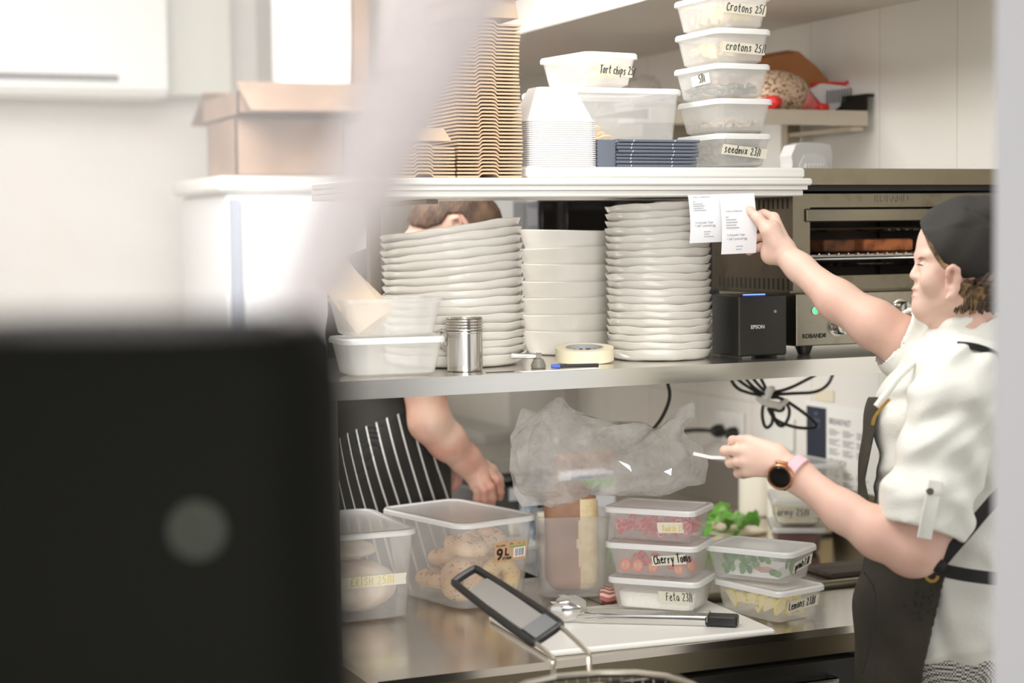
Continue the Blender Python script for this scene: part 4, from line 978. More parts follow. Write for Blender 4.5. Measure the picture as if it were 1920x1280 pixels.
# ---------------------------------------------------------------- on the pass bench
ZT0 = ZB+.0006
BOARDZ = ZB+.0125
o = B().box2((-.235, -.165, 0), (.235, .165, .0118), bev=.004).build('cutting_board', pm('board_white', srgb(240, 238, 232), .4), M=TM((1.567, 3.045, ZB+.0005), rz=math.radians(-3.5)))
tag(o, 'white plastic cutting board on the bench under the tongs', 'cutting board')
def upd(): bpy.context.view_layer.update()
# tomato stack (on the board)
angT = math.radians(-47)
base = Vector((1.702, 3.033)); TP = .0712
names = [('cloudy tub of white feta at the bottom of the three-tub stack on the board', 'Feta 23/1'), ('cloudy tub of cherry tomatoes in the middle of the three-tub stack', 'Cherry Toms'), ('cloudy tub of sliced red radish on top of the three-tub stack', '')]
TT = []
for i in range(3):
    dims = (.184, .126, .0672, .13); ang = angT+[0, .015, -.03][i]
    t = container('storage_container', names[i][0], (0, 0, 0), 0, *dims, mat=FROSTM); t['dims'] = dims
    bb = .87; v = Matrix.Rotation(ang, 4, 'Z') @ Vector((-.184*bb/2, .126*bb/2, 0))
    off = [(0, 0), (-.003, .002), (-.008, .002)][i]
    t.location = (base.x+v.x+off[0], base.y+v.y+off[1], BOARDZ+i*TP); t.rotation_euler = (0, 0, ang); TT.append(t); upd()
label(TT[0], '-y', 'Feta 23/1', .012, .074, .018, .024, tilt=.02, size=.017, tx=.016, seed=41, tight=.62, th=.0008)
label(TT[1], '-y', 'Cherry Toms', .004, .075, .020, .020, tilt=.12, size=.017, tx=.004, seed=43, tight=.62, th=.0013)
label(TT[2], '-y', 'Radish 25', .02, .074, .016, .022, tilt=.06, size=.013, tx=.01, seed=45, tight=.6, ink=pm('yellow_marker', srgb(216, 196, 110), .6), th=.0008)
b = B(); b.loft([[(p[0], p[1], z) for p in rrect(.153*f, .103*f, .018, 4)] for z, f in ((.0085, .985), (.012, 1), (.036, 1.035), (.039, 1.0))], True, True)
stuff(b, 'crumbled_feta', pm('feta_white', srgb(248, 246, 236), .7, bump=.5, bscale=80), 'white feta filling the lowest tub on the cutting board', 'cheese', TT[0])
TOM = [pm('tomato_red', srgb(214, 62, 48), .35), pm('tomato_flesh', srgb(226, 120, 88), .4), pm('tomato_seed', srgb(206, 166, 100), .4)]
tl_ = [(-.030, -.0425, .0), (.0, -.0425, .0), (.05, -.043, .0), (-.055, -.0425, .0), (.066, -.012, .0), (.02, .01, .0)]
for i, (x, y, z) in enumerate(tl_):
    rt_ = .0125-.001*(i % 3); b = B()
    b.m = 0; b.ell((0, 0, 0), (rt_, rt_*.75, rt_*1.08), n=16, k=10, f=lambda v: Vector((v.x, max(v.y, -.001), v.z)))
    b.m = 1; b.ell((0, -.001, 0), (rt_*.82, .0012, rt_*.9), n=16, k=8); b.m = 2
    for s in (-1, 1): b.ell((s*rt_*.38, -.002, 0), (rt_*.26, .0009, rt_*.5), n=10, k=6)
    o = b.build('tomato_half', TOM); q = TT[1].matrix_world @ Matrix.Translation((x*1.07, y*1.1+.0015, .0085+rt_*1.08)) @ Matrix.Rotation(.4*math.sin(i*2.2), 4, 'Y'); o.matrix_world = q
    tag(o, 'halved cherry tomato in the middle tub, %s' % ['cut side out left of centre', 'cut side out at the centre', 'cut side out beneath the label', 'cut side out at the left end', 'against the short right end', 'back from the side wall'][i], 'tomato', 'halved cherry tomatoes')
b = B()
for q, rnd in chunkbox(b, .148, .099, .06, .033, 26, .008, 14, 1): b.ell((0, 0, 0), (.009, .0085, .008), q, n=10, k=6)
b.v = [(v[0]*.82, v[1]*.55+.008, v[2]) for v in b.v]
stuff(b, 'cherry_tomatoes', TOM[:1], 'red cherry tomato pieces deep in the middle tub', 'tomatoes', TT[1])
b = B()
for q, rnd in chunkbox(b, .160, .108, .06, .040, 190, .0088, 17, 3): b.lathe([(.006, 0), (.010, .001), (.0098, .0022), (.006, .0012)], 10, q @ Matrix.Scale(.8, 4))
stuff(b, 'sliced_radish', [pm('radish_red', srgb(222, 44, 62), .4), pm('radish_pink', srgb(240, 150, 160), .4), pm('radish_red', (0, 0, 0, 1))], 'red and pink radish slices heaped in the top tub', 'radish', TT[2])
# lemons and sprouts
angL = math.radians(103-180)
dims = (.184, .126, .0676, .13)
tL = container('storage_container', 'cloudy tub of lemon wedges on the steel beside the cutting board', (0, 0, 0), 0, *dims, mat=FROSTM); tL['dims'] = dims
v = Matrix.Rotation(angL, 4, 'Z') @ Vector((-.184*.87/2, .126*.87/2, 0)); tL.location = (1.836+v.x, 2.929+v.y, ZT0); tL.rotation_euler = (0, 0, angL); upd()
label(tL, '+x', 'Lemons 23/11', -.036, .051, .018, .023, tilt=.07, size=.0165, tx=.004, seed=51, tight=.62, th=.0009)
LM = [pm('lemon_peel', srgb(240, 214, 96), .4), pm('lemon_flesh', srgb(244, 230, 170), .35)]
lw = [(-.04, -.040, .026, .2), (.0, -.041, .035, -.4), (.045, -.040, .022, .5), (.066, -.01, .03, 1.4), (.064, .022, .02, 1.8), (-.015, -.036, .014, .1), (-.02, .01, .02, .6), (.03, .012, .02, -.5), (-.062, -.041, .018, -.8), (.022, -.041, .014, .9), (.066, -.03, .016, .5)]
for i, (x, y, z, a) in enumerate(lw):
    b = B(); n = 12; arc = [(.023*math.cos(math.pi*k/n), .023*math.sin(math.pi*k/n)) for k in range(n+1)]
    b.m = 1; b.ext([(p[0]*.9, p[1]*.9) for p in arc], .0068, Matrix.Translation((0, 0, .0006))); b.m = 0; b.loft([[(p[0]*f, p[1]*f, zz) for p in arc] for f, zz in ((.9, 0), (1, 0), (1, .008), (.9, .008))], close=False)
    o = b.build('lemon_wedge', LM); kx = i in (3, 4, 10); b2 = Matrix.Rotation(math.pi/2, 4, 'Z') if kx else Matrix.Identity(4)
    o.matrix_world = tL.matrix_world @ Matrix.Translation((x, y, max(z, .032))) @ b2 @ Matrix.Rotation(math.pi/2, 4, 'X') @ Matrix.Rotation(a, 4, 'Z') @ Matrix.Scale(.92, 4) @ Matrix.Translation((0, -.006, -.004))
    tag(o, 'lemon slice in the lemon tub, %s' % ['upper, near the left end', 'upper, at the middle of the long side', 'near the labelled corner', 'behind the label', 'low behind the label', 'low at the middle of the long side', 'in the inner left half', 'in the inner right half', 'at the far left end', 'low between two upper slices', 'beside the labelled corner'][i], 'lemon', 'lemon slices in the tub')
b = B()
for q, rnd in chunkbox(b, .147, .098, .06, .034, 18, .011, 61, 2): b.ell((0, 0, 0), (.015, .012, .008), q, n=10, k=6)
b.v = [(v[0]*.84, v[1]*.6+.006, v[2]*.8+.003) for v in b.v]
stuff(b, 'lemon_pieces', LM, 'pale lemon pieces filling the tub beside the board', 'lemons', tL)
angS = math.radians(-57)
tS = container('storage_container', 'cloudy tub of green sprouts standing on the lemon tub', (0, 0, 0), 0, *dims, mat=FROSTM); tS['dims'] = dims
v = Matrix.Rotation(angS, 4, 'Z') @ Vector((-.184*.87/2, .126*.87/2, 0)); tS.location = (1.866+v.x, 2.947+v.y, ZT0+.0712); tS.rotation_euler = (0, 0, angS); upd()
label(tS, '+x', 'sprouts 26/11', -.034, .052, .018, .022, tilt=.08, size=.0150, tx=.006, seed=57, tight=.56, th=.001)
GRN = [pm('sprout_green', srgb(92, 150, 62), .45, tl=.25), pm('sprout_dark_green', srgb(52, 112, 48), .45, tl=.2)]
b = B(); rnd = random.Random(8)
for i in range(34):
    b.m = rnd.randrange(2); side = i % 3 != 2
    if side: c = (rnd.uniform(-.066, .062), -.0475, rnd.uniform(.020, .053)); Mx = TM(c, rx=math.pi/2, ry=0) @ Matrix.Rotation(rnd.uniform(0, 6), 4, 'Z')
    else: c = (.0715, rnd.uniform(-.035, .04), rnd.uniform(.018, .05)); Mx = TM(c, rz=math.pi/2) @ Matrix.Rotation(math.pi/2, 4, 'X') @ Matrix.Rotation(rnd.uniform(0, 6), 4, 'Z')
    b.ell((0, 0, 0), (.0095, .0068, .0011), Mx, n=12, k=6)
stuff(b, 'sprout_leaves', GRN, 'round green sprout leaves pressed against the tub walls', 'sprouts', tS)
b = B()
for i in range(3): b.tube([(-.005+.008*k, -.0405+.0015*i, .036-.0045*i-.0011*k+.002*math.sin(k*1.5)) for k in range(8)], .0017, 5)
stuff(b, 'pink_shreds', pm('shred_pink', srgb(214, 142, 128), .6), 'thin wavy pink shreds beside the sprouts in the tub', 'shreds', tS)
o = B().box2((-.06, -.034, .009), (.054, .036, .03)).build('paper_towel', pm('towel_white', srgb(246, 244, 242), .8)); tag(o, 'folded white paper towel inside the sprout tub', 'paper towel'); o.location = tS.location; o.rotation_euler = tS.rotation_euler
# nine-litre box of bagels
a9 = math.radians(14); d9 = (.196, .30, .184, .13)
t9 = container('storage_box', 'large clear lidded box of bagels with a brown label', (0, 0, 0), 0, *d9, mat=FROSTC, r=.03, cat='box', lidh=.012); t9['dims'] = d9
v = Matrix.Rotation(a9, 4, 'Z') @ Vector((.196*.87/2, .30*.87/2, 0)); t9.location = (1.325+v.x, 3.318+v.y, ZT0); t9.rotation_euler = (0, 0, a9); upd()
Ms = sideM(*d9, '-y'); b = B(); RL = Ms @ TM((-.012, .09, .0008), rz=.0)
kr_ = pm('label_kraft', srgb(196, 158, 122), .7); lk = pm('label_brown_black', srgb(44, 32, 24), .6); lg = pm('label_green', srgb(96, 170, 84), .6)
b.box2((0, 0, 0), (.084, .042, .0003), RL)
b.m = 1; b.text('9', .034, RL @ Matrix.Translation((.005, .0055, .0005)), bold=.0011); b.text('L', .022, RL @ Matrix.Translation((.0265, .013, .0005)), bold=.0009)
b.text('STORER', .0078, RL @ Matrix.Translation((.021, .0042, .0005)), bold=.0003, sx=.86); scribble(b, 'lessome', .006, RL @ Matrix.Translation((.004, .033, .0006)), .0004, tight=.85)
b.text('BPA', .005, RL @ Matrix.Translation((.039, .0345, .0005))); b.text('+ o', .005, RL @ Matrix.Translation((.06, .0345, .0005)))
b.m = 2; b.ext([(.0725, .033), (.079, .033), (.0757, .0395)], .0003, RL @ Matrix.Translation((0, 0, .0003))); b.box2((.039, .0285, .0003), (.079, .0312, .0005), RL)
b.m = 3; b.box2((.05, .0065, .0003), (.08, .0265, .0005), RL); b.m = 1
rnd = random.Random(2); x = .053
while x < .077:
    w_ = rnd.choice((.0005, .0008, .0013)); b.box2((x, .0085, .0005), (x+w_, .025, .0007), RL); x += w_+rnd.choice((.0006, .0009, .0012))
b.build('brown_label', [kr_, lk, lg, pm('white_paper', (0, 0, 0, 1))], t9)
BAG = pm('bagel_crust', srgb(226, 196, 158), .6, var=srgb(208, 166, 126), scale=14); SEED = pm('dark_seed', srgb(60, 44, 34), .6); BAGL = pm('bagel_pale', srgb(238, 214, 150), .6, var=srgb(224, 186, 120), scale=18)
def bagel(seed, mat, Mw, lab, R_=.0295, r_=.0195):
    b = B(); rnd = random.Random(seed); n, k = 36, 16; rings = []
    for j in range(k):
        a = 2*math.pi*j/k; rings.append([])
        for i in range(n):
            t_ = 2*math.pi*i/n; rr = r_*(1+.06*math.sin(3*t_+seed)+.04*math.sin(5*t_+a))
            rho = R_+rr*math.cos(a); rho = max(rho, .004); rings[-1].append((rho*math.cos(t_), rho*math.sin(t_)*.94, rr*.82*math.sin(a)))
    rings.append(rings[0]); b.loft(rings); b.m = 1
    for _ in range(60):
        t_, a = rnd.uniform(0, 6.3), rnd.gauss(1.2, .7); rr = r_*1.0; rho = R_+rr*math.cos(a); b.ell((rho*math.cos(t_), rho*math.sin(t_)*.94, rr*.82*math.sin(a)+.0003), (.0017, .0012, .0012), n=6, k=4)
    o = b.build('bagel', [mat, SEED]); o.matrix_world = t9.matrix_world @ Mw; tag(o, lab, 'bagel', 'bagels in the labelled clear box'); return o
bagel(1, BAGL, TM((.031, -.1055, .0545), rx=math.radians(80), ry=.0), 'bagel facing the front at the right of the clear box')
bagel(2, BAG, TM((-.046, -.072, .0545), rx=math.radians(80), rz=math.radians(-62)), 'bagel standing on edge at the left front of the clear box')
bagel(3, BAG, TM((-.010, -.048, .0550), rx=math.radians(82), rz=math.radians(-64)), 'bagel on edge just right of the leftmost bagel')
bagel(4, BAG, TM((-.038, -.080, .127), rx=math.radians(12), ry=.1), 'bagel lying on top of the leftmost bagels')
bagel(5, BAG, TM((.036, -.046, .129), rx=math.radians(16), ry=-.1), 'bagel lying behind the brown label')
bagel(6, BAG, TM((.035, -.058, .0545), rx=math.radians(84)), 'bagel standing behind the front bagel')
bagel(7, BAG, TM((-.02, .05, .036), rx=.1), 'bagel lying flat in the rear of the clear box')
bagel(8, BAG, TM((.02, .06, .078), rx=-.1), 'bagel on top of the flat one in the rear of the clear box')
# left box with turkish bread
dl = (.20, .30, .182, .10)
tl9 = container('storage_box', 'clear lidded box of pale bread at the left end of the bench', (0, 0, 0), 0, *dl, mat=frost('clear_polypropylene_hazy', srgb(244, 244, 244), .17, .25), r=.03, cat='box', lidh=.012); tl9['dims'] = dl
al = math.radians(0); tl9.location = (1.217-.10*.95, 3.318+.15*.9, ZT0); tl9.rotation_euler = (0, 0, al); upd()
label(tl9, '-y', 'ERISH 25/11', -.075, .078, .068, .023, tilt=.0, size=.016, tx=.035, seed=71, tight=.95, ink=pm('yellow_marker', (0, 0, 0, 1)), th=.0009)
TB = pm('floury_bread', srgb(238, 228, 214), .8, var=srgb(222, 200, 178), scale=16, bump=.4, bscale=30)
for i, (c, r, lab) in enumerate((((0, -.055, .062), (.084, .07, .052), 'large floury bread roll at the front of the left box'), ((.01, .06, .055), (.08, .045, .045), 'floury bread roll at the rear of the left box'), ((-.02, -.03, .134), (.07, .08, .017), 'flat bread lying on top in the left box'))):
    b = B(); b.ell((0, 0, 0), r, n=32, k=20, f=lambda v, i=i, r=r: v*(1+.05*mnoise.noise(Vector((v.x*30, v.y*30, v.z*30+i*9)))-.03*max(0, 1-abs(v.x-.3*v.z-.01)*120)))
    o = b.build('bread_roll', TB, smooth=60); o.matrix_world = tl9.matrix_world @ Matrix.Translation(c); tag(o, lab, 'bread')
# open box with the bread loaf, standing
aF = math.radians(-18)
dF = (.155, .135, .178, .12)
tF = container('storage_box', 'open clear box holding the upright loaf, beside the bagel box', (0, 0, 0), 0, *dF, lid=False, mat=FROSTC, r=.028, cat='box'); tF['dims'] = dF
tF.location = (1.605, 3.385, ZT0); tF.rotation_euler = (0, 0, aF); upd()
CRU = pm('loaf_crust', srgb(178, 136, 108), .6, var=srgb(132, 94, 72), scale=9, lo=.3); CRM = pm('loaf_crumb', srgb(234, 216, 176), .85, var=srgb(222, 198, 152), scale=40)
pr = [boxp((0, 0, .118), (.056, .047, .106), .03), ellp((-.004, 0, .222), (.05, .042, .024))]
def lp(D, X, Y, Z): return D+.0009*np.sin(Z*520)*(X > 0)+0*Y
V, Q = sdf_mesh(pr, .004, .02, lp); cen = V[Q].mean(1)
t = thing('bread_loaf', 'sliced crusty loaf standing upright in the open box inside the plastic bag', 'bread', M=tF.matrix_world @ Matrix.Translation((.0, 0, .0)))
mi = ((cen[:, 0] > .010+.003*np.sin(cen[:, 2]*40)) & (cen[:, 2] < .212)).astype(int)
npmesh('loaf', V, Q, [CRU, CRM], t, mi=mi)
# plastic bag around the loaf, flopping to the right
def crease(v, s):
    n = 0
    for k, (fr_, am) in enumerate(((11, .022), (24, .014), (52, .006))):
        q = v*fr_+Vector((s+k*7, 0, 0)); n += am*(1-2*abs(mnoise.noise(q)))
    return n
def P(px, py, d): return at_d(px, py, d)
dB = 3.62
pts = [ellp(P(1040, 880, dB), (.1, .075, .075)), ellp(P(1030, 830, dB), (.082, .06, .055)), ellp(P(1040, 795, dB+.02), (.062, .045, .032)), ellp(P(985, 900, dB), (.03, .035, .055)),
       cone(P(1090, 825, dB), .05, P(1210, 815, dB+.05), .03), cone(P(1120, 890, dB), .04, P(1235, 866, dB-.0), .055), cone(P(1225, 866, dB), .055, P(1270, 864, dB), .05),
       cone(P(1230, 850, dB), .035, P(1285, 775, dB), .014), cone(P(1270, 868, dB), .045, P(1312, 900, dB), .012), cone(P(1150, 895, dB), .03, P(1240, 905, dB), .028)]
pts += [cone(P(1000, 800, dB), .03, P(978, 768, dB), .006), cone(P(1045, 790, dB), .03, P(1060, 757, dB+.02), .008), cone(P(1285, 775, dB), .014, P(1298, 752, dB), .004)]
zmin = ZB+.183
V, Q = sdf_mesh(pts, .0075, .02, lambda D, X, Y, Z: np.maximum(D, zmin-Z+0*X+0*Y))
cF = tF.location; V2 = []; rnd = random.Random(77)
for v in [Vector(v) for v in V]:
    w = min(1, max(0, (v.z-zmin)/.03)); q = Vector((v.x*9+v.z*4, v.y*9, v.z*6-v.x*5)); dd_ = mnoise.voronoi(q)[0]
    c = .05*(min(.5, dd_[1]-dd_[0])-.2)+.012*mnoise.noise(v*14)+.006*mnoise.noise(v*34)
    dv = Vector((v.x-cF.x-.1, v.y-cF.y, (v.z-1.13)*.7)).normalized()
    V2.append(tuple(v+dv*c*w+Vector((rnd.uniform(-1, 1), rnd.uniform(-1, 1), rnd.uniform(-1, 1)*w))*.0008))
Q = np.concatenate([Q[:, [0, 1, 2, 2]], Q[:, [0, 2, 3, 3]]])[:, :3]
BAGM = frost('crinkled_clear_film', srgb(255, 254, 252), .36, .05, noise=.16, nscale=16, spec=1.0, trl=.6)
o = npmesh('plastic_bag', np.array(V2), Q, BAGM, smooth=0); dm_ = o.modifiers.new('facets', 'DECIMATE'); dm_.ratio = .09; tag(o, 'large crumpled clear plastic bag around the loaf, flopping to the right', 'bag')
# tongs
h0 = at_z(1090, 1150, BOARDZ+.012); h1_ = at_z(1384, 1166, BOARDZ+.008)
t = thing('kitchen_tongs', 'steel tongs with black grips lying on the white cutting board', 'tongs', M=frame((h0.x, h0.y, BOARDZ+.0002), (h1_.x-h0.x, h1_.y-h0.y, 0), Vector((0, 0, 1)).cross(h1_-h0)))
LT = (h1_-h0).length
for s in (-1, 1):
    b = B(); rings = []
    for f, off, w, hh in ((0, .030, .011, .008), (.18, .027, .010, .012), (.5, .018, .010, .0145), (.8, .010, .010, .0155), (.98, .005, .010, .016)):
        x = f*LT; zc_ = .0105; y = s*off
        rings.append([(x, y-s*.0, zc_-hh*.6), (x, y+s*w*.35, zc_-hh*.6), (x, y+s*w*.55, zc_), (x, y+s*w*.35, zc_+hh*.6), (x, y-s*.0, zc_+hh*.6), (x, y+s*w*.18, zc_)])
    b.loft(rings, True, True); arm = b.build('arm', pm('tong_steel', srgb(214, 212, 208), .14, 1.0), t)
    b = B(); prof = []
    for i in range(9):
        a = -math.pi/2+math.pi*i/8; row = []
        for j in range(12):
            u = j/11.0; sc = 1+.10*math.sin(a*7); row.append((-.062*u*1.0*(.75+.25*math.cos(a*.9))*sc+.004, s*(.030+.012*math.sin(u*2.4)*math.cos(a*.8)), .010+(.0095+.012*math.sin(math.pi*min(1, u*1.1)*.62))*math.sin(a)))
        prof.append(row)
    inn = [[(p[0], p[1]-s*.0014, p[2]) for p in r_] for r_ in prof]
    b.loft(prof, close=False); b.loft(inn, close=False)
    zmn = min(v[2] for v in b.v); b.v = [(v[0], v[1], v[2]-zmn+.0004) for v in b.v]
    b.build('scalloped_head', MATS['tong_steel'], arm)
b = B(); b.box2((LT*.80, -.0185, .001), (LT*1.0, .0185, .021), bev=.003); b.build('grip', pm('grip_black', srgb(28, 26, 24), .35), t)
b = B(); b.tube([(LT*.815, -.022, .010), (LT*.815, -.0215, .0235), (LT*.815, .0215, .0235), (LT*.815, .022, .010)], .0014, 6); b.build('locking_wire', CHROME, t)
# bacon
b = B(); q = at_z(1118, 1128, ZB); n = 26
top = []
for i in range(n+1):
    f = i/n; top.append([(f*.075-.03, -.02+.04*j/8.0, .004+.013*math.sin(f*9)+.012+.012*math.sin(f*math.pi)+.002*math.sin(j+f*8)) for j in range(9)])
mats = [pm('bacon_red', srgb(186, 96, 84), .45), pm('bacon_fat', srgb(236, 208, 196), .45)]
for i in range(n):
    for j in range(8):
        b.m = (i//1) % 2; a = [top[i][j], top[i+1][j], top[i+1][j+1], top[i][j+1]]; l = [(p[0], p[1], p[2]-.003) for p in a]; b.add(a+l, [(0, 1, 2, 3), (7, 6, 5, 4), (0, 4, 5, 1), (2, 6, 7, 3), (1, 5, 6, 2), (3, 7, 4, 0)])
zmn = min(v[2] for v in b.v); b.v = [(v[0], v[1], v[2]-zmn) for v in b.v]
o = b.build('bacon_rasher', mats, loc=(q.x+.036, q.y+.004, ZT0)); o.rotation_euler = (0, 0, 1.0); tag(o, 'folded streaky bacon rasher on the bench behind the three-tub stack', 'bacon')
# ---------------------------------------------------------------- on the wall bench
JUG = pm('cream_bottle', srgb(238, 232, 216), .4)
for (px, Y, rr, hh, lab) in ((1424, 4.12, .056, .19, 'wide cream plastic bottle behind the lettuce, below the outstretched hand'), (1470, 4.0, .045, .15, 'shorter cream plastic bottle beside the wide bottle')):
    x = xat(px, Y, 950); t = thing('sauce_bottle', lab, 'bottle', (x, Y, ZB))
    B().lathe([(0, .0), (rr-.006, 0), (rr, .006), (rr, hh*.72), (rr*.7, hh*.86), (rr*.3, hh*.92), (rr*.3, hh*.93), (0, hh*.93)], 36).build('bottle_body', JUG, t)
    B().lathe([(0, hh*.931), (rr*.36, hh*.931), (rr*.34, hh), (0, hh)], 24).build('cap', pm('cap_white', srgb(232, 230, 226), .4), t)
dP = (.118, .172, .064, .13)
for i, (lab, y_) in enumerate((('cloudy tub of dark red sauce on the wall bench beneath the pale yellow tub', 0), ('cloudy tub of pale yellow food standing on the dark red sauce tub', .068))):
    t = container('storage_container', lab, (2.322, 3.62, ZB+.0002+y_), math.radians(-28), *dP, mat=FROSTM if i else FROSTL); t['dims'] = dP; upd()
    if i: label(t, '-y', 'army 25/11', -.052, .058, .018, .022, size=.0165, tx=.0, seed=81, tight=.8, th=.0009)
    b = B(); b.loft([[(p[0], p[1], z) for p in rrect(.096*f, .143*f, .018, 4)] for z, f in ((.0085, .985), (.012, 1), (.046, 1.05), (.049, 1.0))], True, True)
    if i: stuff(b, 'pale_food', pm('pale_yellow_crumbs', srgb(246, 238, 206), .8, bump=.6, bscale=90), 'pale yellow food inside the upper tub on the wall bench', 'food', t)
    else: stuff(b, 'red_sauce', pm('dark_red_sauce', srgb(98, 30, 22), .35), 'dark red sauce filling the lower tub on the wall bench', 'sauce', t)
dT = (.165, .11, .185, .1)
t = container('storage_box', 'tall cloudy lidded box of yellow food behind the two stacked tubs', (2.472, 3.81, ZB+.0002), math.radians(90), *dT, mat=frost('clear_polypropylene_hazy', (0, 0, 0, 1)), r=.03, cat='box'); t['dims'] = dT
upd()
b = B(); b.loft([[(p[0], p[1], z) for p in rrect(.14*f, .09*f, .02, 4)] for z, f in ((.009, .98), (.012, 1), (.10, 1.04), (.11, .96))], True, True)
stuff(b, 'yellow_slices', pm('pale_yellow_food', srgb(234, 206, 140), .7), 'pale yellow food in the tall cloudy box', 'food', t)
# lettuce on a pale board
bq = at_z(1400, 985, ZB)
o = B().box2((-.11, -.09, 0), (.1, .1, .01), bev=.003).build('cutting_board', pm('pale_board', srgb(226, 214, 188), .6), M=TM((2.26, 3.90, ZB), rz=.3)); tag(o, 'pale cutting board under the chopped lettuce on the wall bench', 'cutting board')
LF = [pm('lettuce_green', srgb(132, 198, 84), .4, tl=.35), pm('lettuce_pale', srgb(170, 214, 130), .4, tl=.35)]
rnd = random.Random(12)
def leaf(b, M, L_, W_, s):
    n, m = 10, 6; V_ = []; F_ = []
    for i in range(n+1):
        f = i/n
        for j in range(m+1):
            g = j/m-.5; w = W_*math.sin(math.pi*min(1, .12+f*.88))**.6
            z = .012*math.sin(f*3+s)+.010*abs(g)*math.sin(f*14+s*3+g*4)+.25*W_*g*g*4*.4
            V_.append((f*L_, g*w*2, z))
    k = len(V_); V_ += [(v[0], v[1], v[2]-.0008) for v in V_]
    for i in range(n):
        for j in range(m):
            a = i*(m+1)+j; F_ += [(a, a+1, a+m+2, a+m+1), (k+a, k+a+m+1, k+a+m+2, k+a+1)]
    b.add(V_, F_, M)
lt = []
for i in range(14):
    px, py = rnd.uniform(1338, 1420), rnd.uniform(966, 990); q = at_z(px, py, ZB+.03); q.x = min(q.x, 2.45)
    b = B(); leaf(b, Matrix.Identity(4), rnd.uniform(.04, .075), rnd.uniform(.016, .028), i*1.7); o = b.build('lettuce_leaf', LF[i % 2], smooth=60)
    o.matrix_world = Matrix.Translation((q.x-.03, q.y-.03, ZB+.022+rnd.uniform(0, .028))) @ Matrix.Rotation(rnd.uniform(0, 6.3), 4, 'Z') @ Matrix.Rotation(rnd.uniform(-.7, .1), 4, 'Y') @ Matrix.Rotation(rnd.uniform(-.5, .5), 4, 'X')
    tag(o, 'torn green lettuce leaf in the pile behind the three-tub stack', 'lettuce', 'torn lettuce leaves in the pile')
for i, (px, py) in enumerate(((1352, 962), (1375, 966), (1335, 972))):
    q = at_z(px, py, ZB+.03); b = B(); b.lathe([(.012, 0), (.02, .003), (.021, .009), (.016, .011), (.013, .006)], 18); o = b.build('red_onion_ring', [pm('onion_purple', srgb(150, 84, 92), .4) if i else pm('brown_skin', srgb(140, 100, 70), .5)]); o.matrix_world = Matrix.Translation((q.x-.01, q.y+.02, ZB+.03)) @ Matrix.Rotation(1.1+i, 4, 'X'); tag(o, ['curled brown onion skin at the back of the lettuce pile', 'purple onion ring beside the brown onion skin', 'purple onion ring at the left of the lettuce pile'][i], 'onion')
# packets, black trays and rolls by the second person
XL = lambda px, Y: xat(px, Y, 900)
x = XL(935, 4.35); t = thing('black_appliance', 'low glossy black appliance with a grey band, beyond the reaching hand', 'appliance', (x-.02, 4.42, ZB))
B().box2((-.06, -.09, 0), (.17, .22, .10), bev=.01).build('body', pm('appliance_black', srgb(38, 36, 34), .3), t)
B().box2((-.062, -.092, .1005), (.172, .2, .13), bev=.008).build('lid', pm('appliance_glossy', srgb(30, 28, 26), .12), t)
B().box2((.04, -.0955, .055), (.08, -.0925, .09)).build('label_plate', pm('plate_grey', srgb(196, 200, 206), .4), t)
x = XL(925, 4.1); o = B().lathe([(0, 0), (.028, 0), (.028, .1), (0, .1)], 28).build('paper_roll', pm('roll_cream', srgb(240, 234, 206), .7), M=Matrix.Translation((x+.055, 4.12, ZB+.029)) @ Matrix.Rotation(math.pi/2, 4, 'Y') @ Matrix.Rotation(.2, 4, 'X')); tag(o, 'short cream roll lying beside the reaching hand', 'roll')
x = XL(953, 4.05); o = B().box2((-.012, -.03, 0), (.014, .03, .11), bev=.003).build('blue_packet', pm('blue_print', srgb(92, 122, 160), .5, var=srgb(214, 220, 226), scale=40), loc=(x+.045, 4.03, ZB)); tag(o, 'small blue printed packet standing left of the plastic bag', 'packet')
x = XL(1100, 4.3); o = B().box2((-.07, -.04, 0), (.07, .04, .125), bev=.005)
o.m = 1; o.box2((-.066, -.0415, .085), (.066, -.0405, .108)); o.m = 2; o.box2((-.05, -.0418, .066), (.02, -.0406, .084)); o.box2((-.068, -.0418, .112), (.068, -.0406, .118))
o = o.build('food_packet', [pm('packet_white', srgb(236, 238, 244), .5), pm('packet_green', srgb(120, 196, 70), .5), pm('packet_blue', srgb(60, 74, 168), .5)], loc=(x, 4.3, ZB)); tag(o, 'white food packet with green and blue bands behind the plastic bag', 'packet')
x = XL(1105, 4.45); o = B().box2((-.09, -.03, 0), (.09, .03, .155), bev=.012).build('brown_carton', pm('carton_brown', srgb(176, 132, 108), .7), loc=(x, 4.47, ZB)); tag(o, 'plain brown carton behind the green-banded packet', 'carton')
o = B().box2((-.05, -.06, 0), (.05, .08, .012), bev=.003).build('folded_cloth', pm('cloth_white', srgb(240, 239, 240), .8), loc=(XL(858, 3.98)+.02, 4.0, ZB)); tag(o, 'folded white cloth under the reaching hands', 'cloth')
dims = (.13, .1, .05, .1); t = container('storage_container', 'small clear lidded tub behind the bagel box, left of the plastic bag', (XL(950, 3.75), 3.76, ZB), .2, *dims, mat=FROSTC); t['dims'] = dims
